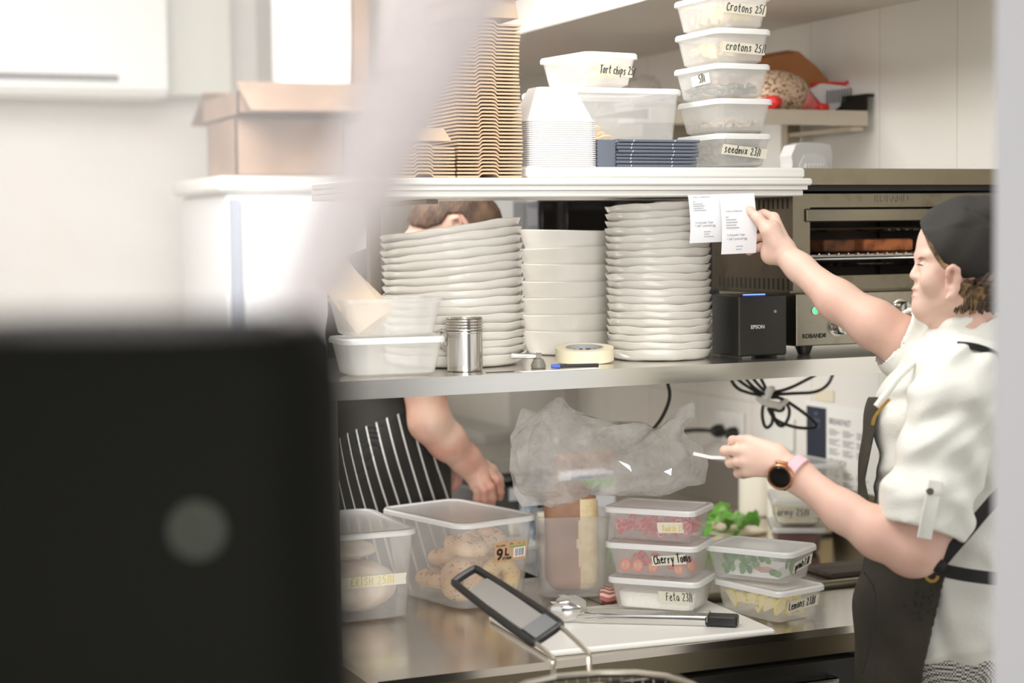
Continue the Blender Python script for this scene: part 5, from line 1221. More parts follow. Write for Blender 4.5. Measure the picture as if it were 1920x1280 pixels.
# small white tub at the bench end near the apron
t = thing('small_bottle', 'small white capped bottle of green sauce on the bench beside the apron', 'bottle', (xat(1625, 3.3, 1100), 3.26, ZB))
B().lathe([(0, 0), (.024, 0), (.026, .004), (.022, .05), (.02, .052), (0, .052)], 24).build('bottle_body', pm('pale_green_sauce', srgb(206, 222, 176), .4), t)
B().lathe([(0, .0525), (.022, .0525), (.022, .075), (.018, .08), (0, .08)], 24).build('cap', pm('cap_white', (0, 0, 0, 1)), t)
o = B().box2((-.11, -.06, 0), (.11, .06, .012), bev=.003).build('cutting_board', pm('dark_wood', srgb(92, 76, 64), .5, var=srgb(58, 46, 38), scale=4, stretch=(1, 8, 8)), loc=(2.30, 3.33, ZB)); tag(o, 'dark brown wooden board behind the lemon tub', 'cutting board')
# ---------------------------------------------------------------- rear shelf: microwave and black oven
YM = 4.35; m0, m1 = xat(884, YM), xat(1011, YM)
zM = 1.456
t = thing('microwave', 'grey microwave with a keypad, behind the left plate stack', 'microwave', (m0, YM, zM))
mw = m1-m0; GM = pm('microwave_grey', srgb(150, 150, 150), .35, .3)
B().box2((0, .012, .008), (mw, .26, .31), bev=.006).build('casing', GM, t)
kp = xat(984, YM)-m0
d = B().box2((.002, -.012, .012), (kp-.001, .0119, .306), bev=.004).build('door', GM, t); B().box2((.02, -.0135, .04), (xat(961, YM)-m0, -.0122, at_y(900, 376, YM).z-zM)).build('door_window', pm('pale_window', srgb(196, 196, 194), .3), d)
B().box2((kp, -.012, .012), (mw-.002, .0119, .306), bev=.004).build('keypad', pm('keypad_grey', srgb(120, 120, 122), .4), t)
b = B()
for i in range(3):
    for j in range(9): b.box((kp+(mw-kp)*(.28+.22*i), -.0125, at_y(990, 392+j*3.6, YM).z-zM), (.004, .0012, .0018))
b.build('key_marks', pm('key_white', srgb(220, 220, 224), .5), t)
z_ = at_y(995, 372, YM).z-zM; B().box2((kp+.006, -.0135, z_-.004), (mw-.008, -.0121, z_+.006)).build('clock_display', pm('display_glow', srgb(210, 215, 255), .4, emit=(.75, .8, 1, 1), es=2.0), t)
for x_ in (.03, mw-.03): B().cyl((x_, .05, 0), (x_, .05, .0079), .01).build('foot', BLACK, t)
x0 = m1+.004; x1 = XW-.03
t = thing('black_oven', 'black glass-fronted oven to the right of the grey microwave', 'oven', (x0, YM, zM))
B().box2((0, .01, .004), (x1-x0, .3, .31), bev=.005).build('casing', BLACK, t)
xm = xat(1060, YM)-x0
for a_, b_ in ((.003, xm-.002), (xm+.002, x1-x0-.003)): B().box2((a_, -.008, .008), (b_, .0099, .306), bev=.002).build('glass_door', pm('black_glass', srgb(18, 16, 14), .08), t)
# ---------------------------------------------------------------- wall: menu, outlets, cables
def wallM(px, py): p = at_x(px, py, XW); return Matrix(((0, 0, -1, XW-.001), (-1, 0, 0, p.y), (0, 1, 0, p.z), (0, 0, 0, 1)))
def wsize(a, b): pa, pb = at_x(*a, XW), at_x(*b, XW); return abs(pa.y-pb.y), abs(pa.z-pb.z)
M0 = wallM(1512, 852); w0 = at_x(1512, 852, XW); hgt = at_x(1520, 752, XW).z-w0.z; wn = w0.y-at_x(1551, 800, XW).y; wt = w0.y-at_x(1650, 850, XW).y
t = thing('menu_sheet', 'breakfast menu sheet with a navy strip, taped to the tiled wall', 'menu', M=M0 @ Matrix.Translation((0, -.11, 0)))
hgt += .11
b = B(); b.box2((0, 0, 0), (wt, hgt, .0015)); b.build('sheet', pm('menu_paper', srgb(232, 230, 224), .6), t)
b = B(); b.box2((.006, .02, .0016), (wn, hgt-.012, .0024)); b.m = 1
for i, s in enumerate(('MY', 'LOCAL', 'CAFE')): b.text(s, .014, Matrix.Translation(((wn+.006)/2, hgt-.035-.016*i, .0026)), align='CENTER', sx=.9)
b.build('navy_strip', [pm('navy_ink', srgb(30, 36, 54), .5), pm('navy_print', srgb(110, 120, 140), .5)], t)
b = B(); ip = .008
b.text('BREAKFAST', .022, Matrix.Translation((wn+.012, hgt-.05, .0018)), bold=.0002, sx=.86); b.text('BRUNCH', .022, Matrix.Translation((wn+.012, hgt-.155, .0018)), bold=.0002, sx=.86)
for by in (.065, .09, .115, .172, .197):
    for cx_ in (0, .062, .124):
        for l in range(4): b.box2((wn+.012+cx_, hgt-by-l*.0045, .0016), (wn+.012+cx_+.05-.01*((l*7+int(by*1000)) % 3), hgt-by-l*.0045+.0018, .0021))
b.build('printed_text', pm('menu_grey_ink', srgb(120, 120, 122), .6), t)
o = B().box2((0, 0, 0), (.09, .03, .0012)).build('tape_strip', pm('old_tape', srgb(226, 214, 190), .6), M=wallM(1532, 752) @ Matrix.Translation((-.01, .004, .0005))); tag(o, 'yellowed tape strip on the tiled wall above the menu', 'tape')
OW = pm('outlet_white', srgb(228, 226, 220), .4)
def outlet(px0, px1, py0, py1, lab):
    M0 = wallM(px0, py1); w, h = wsize((px0, py1), (px1, py1))[0], abs(at_x(px0, py0, XW).z-at_x(px0, py1, XW).z)
    t = thing('power_outlet', lab, 'outlet', M=M0); B().box2((0, 0, 0), (w, h, .009), bev=.003).build('plate', OW, t)
    for f in (.3, .7): B().box((w*f, h*.78, .011), (.012, .018, .005), bev=.002).build('switch', OW, t)
    return t, w, h
ot, ow_, oh_ = outlet(1345, 1398, 764, 826, 'double wall outlet with two black plugs, above the steel upstand')
outlet(1438, 1492, 776, 836, 'empty double wall outlet behind the hanging cable bundle')
RUB = pm('cable_rubber', srgb(28, 25, 20), .45)
t = thing('power_plug', 'pair of black power plugs in the wall outlet with a cable to the left', 'plug', M=ot.matrix_world)
for f in (.28, .78): b = B(); b.lathe([(0, .0095), (.017, .0095), (.019, .014), (.018, .028), (.013, .04), (0, .041)], 24, Matrix.Translation((ow_*f, oh_*.36, 0))); b.build('plug_body', RUB, t)
b = B(); b.tube(chaikin([(ow_*.28, oh_*.36, .035), (ow_*.1, oh_*.38, .06), (-.06, oh_*.3, .075), (-.10, oh_*.1, .07), (-.14, -.01, .05)], 2), .0062, 8); b.tube(chaikin([(ow_*.28, oh_*.36, .03), (-.02, oh_*.34, .05), (-.08, oh_*.22, .06), (-.13, oh_*.22, .05)], 2), .0045, 8); b.build('cable', RUB, t)
Yc = 3.57
def pc(*q, Y=Yc): return [at_y(x, y, Y+(o[0] if o else 0)) for x, y, *o in q]
t = thing('cable_bundle', 'bundle of black power cables tied with white tape, hanging below the shelf', 'cable', at_y(1440, 740, Yc))
b = B(); inv = Matrix.Translation(-t.location)
for k, line in enumerate([
    [(1368, 706), (1380, 728, .01), (1405, 737), (1432, 742)], [(1395, 706), (1412, 726), (1436, 741, -.01)], [(1408, 704), (1422, 722), (1440, 738)], [(1424, 704), (1432, 720), (1440, 736, .01)], [(1380, 708), (1400, 724, .02), (1436, 745, .01)],
    [(1440, 736), (1475, 731), (1520, 708), (1534, 700)], [(1444, 740), (1490, 737), (1530, 736), (1553, 722), (1562, 700)],
    [(1436, 745), (1428, 770), (1432, 798), (1440, 803), (1450, 790), (1446, 765), (1438, 748)], [(1440, 748), (1448, 770), (1455, 794), (1468, 801), (1480, 782), (1480, 762), (1468, 752)],
    [(1444, 745, .01), (1465, 745), (1500, 768), (1530, 792), (1532, 802), (1500, 803), (1470, 795), (1450, 784), (1440, 765)], [(1440, 750, .02), (1442, 762, .01), (1460, 772), (1472, 766), (1464, 752)]]):
    b.tube([inv @ p for p in chaikin(pc(*line), 3)], .0040, 8)
b.build('cable_loops', RUB, t)
b = B(); q = [inv @ p for p in pc((1429, 752, -.006), (1437, 744, -.008), (1444, 730, -.008), (1450, 728, -.006))]
b.tube(q, [.008, .011, .010, .007], 8); q = [inv @ p for p in pc((1418, 746, -.008), (1438, 756, -.011), (1462, 760, -.010), (1476, 750, -.008))]; b.tube(q, [.005, .009, .0085, .006], 8); b.build('white_tape', pm('tie_tape', srgb(232, 228, 218), .6, bump=.3, bscale=90), t)
t0 = at_y(1252, 712, 3.5)
o = B().tube([p-t0 for p in chaikin([at_y(1250, 712, 3.5), at_y(1258, 742, 3.5), at_y(1246, 775, 3.52), at_y(1228, 802, 3.55), at_y(1190, 835, 3.62)], 3)], .0042, 8).build('hanging_cable', RUB, loc=t0); tag(o, 'single black power cord hanging from the shelf behind the plastic bag', 'cable')
# ---------------------------------------------------------------- people
SKIN = pm('fair_skin', srgb(228, 194, 176), .5, var=srgb(220, 176, 158), scale=7, lo=.35, hi=.6, sss=.12, bump=.06, bscale=300)
SKINR = pm('ruddy_skin', srgb(208, 174, 154), .5, var=srgb(196, 144, 126), scale=9, lo=.4, hi=.62, sss=.1, bump=.08, bscale=250)
JK = pm('white_cotton', srgb(234, 234, 226), .8, bump=.1, bscale=180)
HATM = pm('charcoal_cap_cloth', srgb(50, 48, 44), .85, bump=.12, bscale=300)
APR = pm('charcoal_apron_cloth', srgb(66, 62, 52), .85, var=srgb(52, 48, 40), scale=10, bump=.15, bscale=260)
STR = pm('black_strap', srgb(24, 22, 19), .7)
HAIRB = pm('light_brown_hair', srgb(84, 62, 42), .5, var=srgb(46, 34, 24), scale=30, stretch=(1, 1, 6))
BRASS = pm('brass', srgb(200, 160, 84), .3, 1.0)
def D(px, py, d): return at_d(px, py, d)
AX = (tuple(R), tuple(U), tuple(F))           # radii given as (across, up, depth) seen from the front
def EL(px, py, d, r, **k): return ellp(D(px, py, d), r, AX, **k)
def CO(a, r, b, r2, **k): return cone(D(*a), r, D(*b), r2, **k)
def chain(pts, **k): return [CO(pts[i][:3], pts[i][3], pts[i+1][:3], pts[i+1][3], **k) for i in range(len(pts)-1)]
Rn, Un, Fn = [np.array(v) for v in (R, U, F)]
def uv(X, Y, Z, d0):
    """picture-plane metres (u right, v down from the horizon of depth d0) for grid points"""
    u = X*Rn[0]+Y*Rn[1]+(Z-CAMZ)*Rn[2]; v = -(X*Un[0]+Y*Un[1]+(Z-CAMZ)*Un[2]); w = X*Fn[0]+Y*Fn[1]+(Z-CAMZ)*Fn[2]
    return u, v, w
def pxy(X, Y, Z):
    u, v, w = uv(X, Y, Z, 0); return 960+FPX*u/w, 640+FPX*v/w, w
def pu(px, d): return (px-960)/FPX*d
def pv(py, d): return (py-640)/FPX*d
def wr(u, v, w, a, s=1.0, seed=0.0):
    """soft cloth folds"""
    q = np.sin(u*17*s+w*9*s+seed)*.03/s
    f = np.sin((u*.55+v*.85)*62*s+q*60+np.sin(v*23*s+seed)*1.7+seed)
    g = np.sin((u*-.8+v*.6+w*.3)*41*s+np.sin(u*31*s-seed)*1.9+seed*2)
    return a*(.6*np.sign(f)*np.abs(f)**1.3+.5*g)
# ------------------ the cook on the right
dc = 3.12
CP = D(1770, 900, dc)
ck = thing('person', 'person in a white jacket, dark apron and black cap, reaching for the receipts', 'person', (CP.x, CP.y, 0))
ckM = Matrix.Translation((-CP.x, -CP.y, 0))
def ckpart(name, V, Q, mats, smooth=60, parent=None, mi=None):
    V = V-np.array([CP.x, CP.y, 0]); return npmesh(name, V, Q, mats, parent or ck, smooth, mi=mi)
dn = dc-.072
body = [EL(1814, 470, dc, (.090, .090, .076)), EL(1769, 512, dc, (.046, .068, .060)), EL(1737, 548, dc, (.022, .030, .032)), EL(1731.5, 578, dc, (.0175, .018, .022)),
        CO((1738, 574, dc, ), .021, (1788, 556, dc-.045), .026), CO((1738, 574, dc), .021, (1788, 556, dc+.045), .026), CO((1750, 582, dc), .026, (1790, 604, dc), .05),
        CO((1728, 488, dc), .0070, (1714, 516, dc), .0084, k=.005), EL(1722, 521, dc-.009, (.0085, .0062, .006), k=.006), EL(1722, 521, dc+.009, (.0085, .0062, .006), k=.006),
        EL(1716.5, 541, dc, (.0056, .0042, .018), k=.0035), EL(1716.5, 555, dc, (.0058, .0050, .016), k=.0035), EL(1733, 481, dc, (.012, .008, .044)),
        EL(1721, 500, dc-.030, (.010, .010, .014), op='sub', k=.01), EL(1721, 500, dc+.030, (.010, .010, .014), op='sub', k=.01), EL(1734, 500, dc-.031, (.0115, .0105, .0115), k=.003), EL(1734, 500, dc+.031, (.0115, .0105, .0115), k=.003),
        EL(1708.5, 548.5, dc, (.004, .0013, .02), op='sub', k=.003), EL(1752, 525, dc-.04, (.026, .026, .02)),
        CO((1805, 560, dc), .055, (1822, 650, dc), .06),
        # ear
        EL(1785, 530, dn-.004, (.0125, .027, .005), k=.006)]
body += chain([(1777, 516, dn-.009, .0042), (1779, 505, dn-.011, .0045), (1787, 500, dn-.012, .0048), (1795, 506, dn-.012, .0052), (1797.5, 522, dn-.011, .005), (1795, 540, dn-.009, .0045), (1786, 553, dn-.008, .0052), (1777, 559, dn-.006, .005)], k=.004)
body += chain([(1789, 512, dn-.008, .003), (1790, 528, dn-.009, .0032), (1785, 543, dn-.008, .003)], k=.004)
body += [EL(1782.5, 529, dn-.010, (.0042, .0085, .0065), op='sub', k=.003), EL(1784.5, 512, dn-.011, (.0026, .0065, .004), op='sub', k=.003)]
# near (left) arm: upper arm, elbow, forearm, hand
body += chain([(1800, 720, 3.02, .055), (1752, 960, 2.955, .047), (1716, 1030, 2.95, .043), (1650, 1000, 2.965, .0415), (1580, 958, 3.0, .033), (1497, 893, 3.05, .0265), (1462, 872, 3.065, .026)], k=.02)
body += [EL(1700, 1046, 2.955, (.03, .026, .03))]
kn = [(1402, 826, 3.09), (1396, 845, 3.085), (1396, 865, 3.085), (1402, 883, 3.09)]
for i, (kx, ky, kd) in enumerate(kn): body.append(CO((1455, 862+8*(i-1.5), 3.07), .019, (kx, ky, kd), .0108, k=.012))
tipx = [(1374, 826, 3.115), (1359, 845, 3.11), (1369, 867, 3.11), (1384, 887, 3.115)]
for i in range(4):
    kx, ky, kd = kn[i]; tx, ty, td = tipx[i]; r0 = .0092 if i < 3 else .0082
    body += chain([(kx, ky, kd, r0+.0012), ((kx+tx)/2, (ky+ty)/2-1, (kd+td)/2-.004, r0-.0004), (tx, ty, td, r0), (tx+9, ty+3, td+.022, r0-.0012), (tx+24, ty+2, td+.03, r0-.0022)], k=.0035)
body += chain([(1440, 850, 3.10, .014), (1410, 838, 3.135, .0105), (1386, 838, 3.145, .0088), (1370, 843, 3.14, .0076)], k=.005)
# far (right) arm reaching to the receipt
body += chain([(1790, 700, 3.30, .055), (1700, 645, 3.28, .046), (1640, 608, 3.29, .0435), (1570, 563, 3.34, .037), (1500, 502, 3.40, .0255), (1472, 478, 3.42, .0245)], k=.02)
hk = [(1451, 408, 3.448), (1452, 424, 3.462), (1450, 440, 3.47), (1447, 456, 3.472)]
for i, (kx, ky, kd) in enumerate(hk): body.append(CO((1466, 468, 3.425), .021, (kx, ky, kd), .0115, k=.012))
for i in range(4):
    kx, ky, kd = hk[i]; r0 = .0085
    body += chain([(kx, ky, kd, r0+.001), (kx-19, ky-8+5*i, kd+.012, r0), (kx-38, ky-3+5*i, kd+.016, r0-.0008), (kx-52+3*i, ky+5+4*i, kd+.012, r0-.0018)], k=.0035)
body += chain([(1455, 455, 3.415, .019), (1439, 431, 3.408, .0135), (1421, 409, 3.412, .0098), (1406, 396, 3.420, .0088), (1397, 391, 3.424, .0076)], k=.006)
body += [EL(1448, 440, 3.42, (.017, .03, .016)), EL(1443, 475, 3.43, (.018, .022, .018))]
V, Q = sdf_mesh(body, .0034, .013)
BODY = ckpart('body', V, Q, SKIN)
# face details
NAIL = pm('nail_pink', srgb(240, 200, 190), .3)
LIPS = pm('lip_pink', srgb(222, 168, 156), .45); BROWM = pm('brow_brown', srgb(140, 106, 80), .7)
def ckb(b, name, mats, parent=None, smooth=50): b.v = [(v[0]-CP.x, v[1]-CP.y, v[2]) for v in b.v]; return b.build(name, mats, parent or ck, smooth)
b = B(); b.ell((0, 0, 0), (1, 1, 1), M=frame(D(1714.2, 541.5, dc), R, U) @ Matrix.Diagonal((.0042, .0030, .0125, 1)), n=14, k=8); b.ell((0, 0, 0), (1, 1, 1), M=frame(D(1714, 555, dc), R, U) @ Matrix.Diagonal((.0042, .0038, .0115, 1)), n=14, k=8); ckb(b, 'lips', LIPS, BODY)
b = B(); b.tube([D(1722.5, 485, dc-.018), D(1727, 482.5, dc-.033), D(1735, 484, dc-.0455)], [.0014, .0018, .0008], 6); ckb(b, 'eyebrow', BROWM, BODY)
b = B(); b.ell((0, 0, 0), (1, 1, 1), M=frame(D(1726.5, 499.5, dc-.033), R, U) @ Matrix.Diagonal((.0042, .0032, .006, 1)), n=14, k=8); ckb(b, 'eye', pm('eye_white', srgb(222, 206, 196), .2), BODY)
b = B(); b.tube([D(1720, 496, dc-.028), D(1724, 495.5, dc-.037), D(1731, 497.5, dc-.0425)], [.0010, .0013, .0006], 6); ckb(b, 'eyelash', pm('lash_dark', srgb(92, 66, 52), .7), BODY)
b = B(); b.ell(D(1714.5, 519, dc-.013), (.0011, .0011, .0011), n=8, k=6); ckb(b, 'nose_stud', CHROME, BODY)
b = B(); b.ell((0, 0, 0), (1, 1, 1), M=frame(D(1398, 391, 3.4165), D(1410, 399, 3.41)-D(1396, 390, 3.41), U) @ Matrix.Diagonal((.0062, .0045, .0015, 1)), n=12, k=6); ckb(b, 'thumb_nail', NAIL, BODY)
# cap
def capf(Dd, X, Y, Z):
    u, v, w = uv(X, Y, Z, dc); PX, PY, _ = pxy(X, Y, Z)
    edge = np.interp(PX, [1640, 1722, 1727, 1737, 1747, 1760, 1775, 1797, 1816, 1850, 1900], [300, 405, 428, 450, 468, 484, 497, 517, 537, 552, 560]); s = (edge-PY)*.00062
    fold = .0022*np.sin((u*.7+v)*70+np.sin(w*30)*1.5)*(v < pv(430, dc))+.0012*np.sin(u*120+v*60)
    seam = .004*np.exp(-((v-pv(400, dc)-.55*(u-pu(1800, dc)))/.004)**2)*(u > pu(1795, dc))
    return np.maximum(Dd+fold+seam, -s)
V, Q = sdf_mesh([EL(1817, 462, dc, (.101, .089, .085)), EL(1835, 430, dc, (.085, .058, .075))], .004, .02, capf)
ckpart('cap', V, Q, HATM)
# hair: strands in front of the ear and at the nape
def hairf(Dd, X, Y, Z):
    u, v, w = uv(X, Y, Z, dc); return Dd+.0022*np.sin((u*.9+v*.45)*520+np.sin(v*60)*2)
V, Q = sdf_mesh([EL(1842, 535, dc, (.046, .052, .078)), CO((1825, 560, dc-.05), .018, (1812, 583, dc-.052), .004), CO((1838, 565, dc-.045), .02, (1830, 592, dc-.05), .004), CO((1815, 535, dc-.066), .010, (1808, 572, dc-.060), .006), CO((1850, 570, dc-.03), .026, (1850, 600, dc-.04), .005)], .0036, .012, hairf)
hr = ckpart('hair', V, Q, HAIRB)
b = B(); rnd = random.Random(5)
for i in range(26):
    f = i/25; x0, y0 = 1735+f*30, 440+f*48
    b.tube(chaikin([D(x0, y0, dc-.066-.010*f), D(x0+6+rnd.uniform(-2, 2), y0+16, dc-.072-.006*f), D(1752+f*22+rnd.uniform(-3, 3), 478+f*20, dc-.074-.004*f), D(1770+f*8+rnd.uniform(-4, 3), 500+f*6, dc-.0765)], 2), [.0018]*6+[.0012]*7 if False else .0017, 5)
for i in range(22):
    x0 = 1802+i*2.4; b.tube(chaikin([D(x0-4, 528+i*.6, dc-.075), D(x0-2, 552, dc-.070), D(x0-6+rnd.uniform(-8, 6), 580+rnd.uniform(-8, 10), dc-.058)], 2), .0018, 5)
ckb(b, 'hair_strands', [pm('blonde_strand', srgb(150, 120, 78), .45, var=srgb(62, 46, 30), scale=60)], hr)
# jacket
def hem_z(D_, X, Y, Z): return D_
zhem = D(1800, 1226, dc).z
hemA = D(1653, 977, 2.95); hemB = D(1752, 1010, 2.95); hd = (D(1726, 985, 2.955)-D(1790, 745, 2.99)).normalized(); hemP = D(1712, 993, 2.955)
faA = D(1676, 630, 3.28); fd_ = (D(1640, 608, 3.29)-D(1740, 668, 3.3)).normalized()
tor = [EL(1778, 800, dc+.03, (.128, .165, .15)), CO((1800, 712, 3.03), .075, (1775, 690, 3.29), .07), EL(1772, 965, dc+.03, (.128, .2, .152)), EL(1782, 1150, dc+.03, (.142, .16, .168)), CO((1835, 760, dc+.03), .1, (1840, 1100, dc+.03), .11), CO((1808, 640, dc), .062, (1815, 690, dc), .085)]
slv = [CO((1798, 745, 2.985), .083, (1734, 960, 2.952), .073), CO((1734, 960, 2.952), .073, (1712, 1020, 2.95), .070)]
fsl = [CO((1785, 695, 3.28), .078, (1700, 645, 3.28), .064), CO((1700, 645, 3.28), .062, (1650, 614, 3.28), .062)]
def jacket(Dd, X, Y, Z):
    u, v, w = uv(X, Y, Z, dc)
    Dd = Dd+wr(u, v, w, .0070, 1.0, .6)+wr(u, v, w, .0034, 1.9, 2.2)+.0022*np.sin(v*95-u*38+np.sin(u*26)*1.8)
    return np.maximum(Dd, zhem-Z)
V, Q = sdf_mesh(tor, .0048, .028, jacket, pad=.03)
jk = ckpart('jacket', V, Q, JK)
slv = [CO((1802, 742, 2.985), .084, (1740, 950, 2.952), .0715), CO((1740, 950, 2.952), .0715, (1716, 1040, 2.95), .068), CO((1733, 972, 2.951), .0735, (1716, 1040, 2.95), .072, k=.004),
       CO((1745, 950, 2.952), .060, (1700, 1080, 2.95), .060, op='sub', k=.004)]
def sleeve(Dd, X, Y, Z):
    u, v, w = uv(X, Y, Z, 2.96)
    s1 = (X-hemP.x)*hd.x+(Y-hemP.y)*hd.y+(Z-hemP.z)*hd.z
    fade = np.clip(-s1/.05, .25, 1)
    Dd = Dd+fade*(.0055*np.sin((v*.9-u*.5)*74+np.sin(u*34+v*9)*1.7+.5)+.003*np.sin((v*.7+u*.8)*120+np.sin(v*40)*1.5)+wr(u, v, w, .002, 2.0, 1.2))
    return np.maximum(Dd, s1)
V, Q = sdf_mesh(slv, .0042, .03, sleeve, pad=.03); ckpart('sleeve', V, Q, JK, parent=jk)
fsl = [CO((1785, 695, 3.28), .078, (1700, 645, 3.28), .066), CO((1700, 645, 3.28), .064, (1640, 608, 3.28), .062), CO((1700, 645, 3.28), .054, (1620, 596, 3.28), .054, op='sub', k=.004)]
def fsleeve(Dd, X, Y, Z):
    u, v, w = uv(X, Y, Z, 3.28); s2 = (X-faA.x)*fd_.x+(Y-faA.y)*fd_.y+(Z-faA.z)*fd_.z
    return np.maximum(Dd+.0035*np.sin((u*.9+v*.4)*80+np.sin(v*40)*1.6)+wr(u, v, w, .002, 2, 3), s2)
V, Q = sdf_mesh(fsl, .0045, .02, fsleeve, pad=.03); ckpart('sleeve', V, Q, JK, parent=jk)
b = B()
for i, (rr_, zz, hh) in enumerate(((.064, 0, .03),)):
    cc = D(1812, 640, dc); ring = []
    for f, r_ in ((0, .075), (.5, .069), (1, .066), (1, .062), (.0, .068)):
        ring.append([(cc.x+R.x*r_*1.0*math.cos(a)+F0.x*r_*.95*math.sin(a), cc.y+R.y*r_*math.cos(a)+F0.y*r_*.95*math.sin(a), cc.z-.012+f*.04+.022*math.cos(a)+.003*math.sin(5*a)) for a in [2*math.pi*k/40 for k in range(40)]])
    b.loft(ring+[ring[0]])
ckb(b, 'collar', JK, jk)
hx = hd.cross(F0).normalized()
b = B(); cc = D(1739, 905, 2.875)
tabM = frame(D(1744, 955, 2.874), D(1732, 1000, 2.882)-D(1752, 905, 2.878), R)
b.box((0, 0, 0), (.098, .024, .004), tabM, bev=.0015); ckb(b, 'sleeve_tab', JK, jk)
b = B(); b.lathe([(0, .002), (.0055, .002), (.0062, 0), (.0062, -.003)], 20, frame(D(1744, 921, 2.871), R, U) @ Matrix.Rotation(math.pi, 4, 'Y') @ Matrix.Rotation(math.pi, 4, 'Y')); ckb(b, 'sleeve_button', pm('button_grey', srgb(96, 92, 82), .5), jk)
# trousers and shoes
CHK = pm('checked_cloth', srgb(30, 28, 26), .85)
nt = CHK.node_tree; ct = nt.nodes.new('ShaderNodeTexChecker'); ct.inputs['Scale'].default_value = 260; ct.inputs['Color1'].default_value = srgb(232, 230, 222); ct.inputs['Color2'].default_value = srgb(38, 36, 32)
tcn = nt.nodes.new('ShaderNodeTexCoord'); nt.links.new(tcn.outputs['Object'], ct.inputs['Vector']); nt.links.new(ct.outputs['Color'], nt.nodes['Principled BSDF'].inputs['Base Color'])
pz = lambda px, d, z: tuple(Vector((0, 0, z))+Vector((D(px, 1200, d).x, D(px, 1200, d).y, 0)))
tr_ = [ellp((D(1785, 1200, dc+.03).x, D(1785, 1200, dc+.03).y, .94), (.136, .14, .155), AX)]
for dd in (dc-.01, dc+.14): tr_ += [cone(pz(1785, dd, .9), .088, pz(1775, dd, .5), .068), cone(pz(1775, dd, .5), .068, pz(1795, dd, .1), .062)]
def trf(Dd, X, Y, Z):
    u, v, w = uv(X, Y, Z, dc); return np.maximum(np.maximum(Dd+wr(u, v, w, .003, 1.2, 1.1), .075-Z), Z-(zhem+.03))
V, Q = sdf_mesh(tr_, .006, .03, trf); ckpart('trousers', V, Q, CHK)
for dd in (dc-.01, dc+.14):
    a = Vector(pz(1790, dd, .045)); V, Q = sdf_mesh([cone(a, .042, a-R0*.15+Vector((0, 0, -.01)), .034), cone(a+Vector((0, 0, .05)), .05, a, .045)], .006, .02, lambda D_, X, Y, Z: np.maximum(D_, .002-Z+0*X+0*Y)); ckpart('shoe', V, Q, pm('black_shoe', srgb(30, 28, 26), .4))
# apron
knots = [(740, 1652), (770, 1648), (850, 1632), (900, 1622), (940, 1630), (985, 1665), (1040, 1735), (1072, 1774), (1150, 1756), (1250, 1733), (1420, 1700)]
kv = np.array([k[0] for k in knots], float); ku = np.array([k[1] for k in knots], float)
ap = [EL(1778, 800, dc+.03, (.128, .165, .15)), EL(1768, 965, dc+.03, (.130, .2, .156)), EL(1778, 1150, dc+.03, (.146, .16, .172)), CO((1760, 1150, dc+.03), .132, (1756, 1420, dc+.03), .125), CO((1680, 800, dc+.03), .04, (1668, 960, dc+.03), .045)]
def apf(Dd, X, Y, Z):
    u, v, w = uv(X, Y, Z, dc); Dd = Dd+.0022*np.sin(u*45+v*12+w*20)+.002*np.sin(v*50-u*30); u, v, w = pxy(X, Y, Z)
    sh = np.maximum(Dd-.013, -(Dd-.006)); bd = np.interp(v, kv, ku)
    sh = np.maximum(sh, (u-bd)*.00095); return np.maximum(np.maximum(sh, (kv[0]+4-v)*.00095), .32-Z)
V, Q = sdf_mesh(ap, .0045, .03, apf, pad=.04)
ao = ckpart('apron', V, Q, APR, smooth=50)
b = B(); c_ = D(1747, 1078, 2.935); GMt = frame(D(1747, 1078, 2.946), R, U)
b.lathe([(.0075, -.002), (.0125, -.002), (.0125, .002), (.0075, .002), (.0075, -.002)], 28, GMt); ckb(b, 'brass_eyelet', BRASS, ao)
b = B(); b.tube(chaikin([D(1620, 1072, 2.985), D(1640, 1100, 2.972), D(1643, 1130, 2.97), D(1636, 1190, 2.97), D(1618, 1262, 2.985)], 2), .0013, 5); ckb(b, 'pocket_seam', STR, ao)
def strap(b, pts, w_, th=.0025):
    """flat band through the points, width up the picture"""
    pts = [Vector(p) for p in pts]; rings = []
    for i, p in enumerate(pts):
        t_ = (pts[min(i+1, len(pts)-1)]-pts[max(i-1, 0)]).normalized(); n_ = -F; s_ = t_.cross(n_).normalized(); n2 = s_.cross(t_)
        rings.append([tuple(p+s_*w_/2+n2*th/2), tuple(p-s_*w_/2+n2*th/2), tuple(p-s_*w_/2-n2*th/2), tuple(p+s_*w_/2-n2*th/2)])
    b.loft(rings, True, True)
b = B(); strap(b, chaikin([D(1752, 1070, 2.935), D(1775, 1040, 2.93), D(1812, 998, 2.925), D(1852, 950, 2.935), D(1905, 890, 2.99)], 2), .021)
strap(b, chaikin([D(1757, 1066, 2.934), D(1800, 1076, 2.925), D(1850, 1083, 2.925), D(1900, 1088, 2.96)], 2), .022)
b.ell((0, 0, 0), (.014, .012, .009), frame(D(1760, 1060, 2.925), R, U), n=14, k=8); ckb(b, 'waist_tie', STR, ao, 30)
b = B(); strap(b, chaikin([D(1795, 646, 2.972), D(1822, 648, 2.952), D(1850, 656, 2.95), D(1880, 672, 2.96)], 2), .012); ckb(b, 'shoulder_strap', STR, ao, 30)
b = B(); b.tube(chaikin([D(1668, 748, 3.0), D(1652, 765, 3.01), D(1640, 780, 3.015), D(1636, 796, 3.02)], 2), .0028, 8); ckb(b, 'brass_clip', BRASS, ao)
b = B(); b.tube(chaikin([D(1728, 668, 3.05), D(1690, 700, 3.03), D(1664, 735, 3.02), D(1643, 762, 3.02)], 2), .006, 8); ckb(b, 'corded_strap', JK, ao)
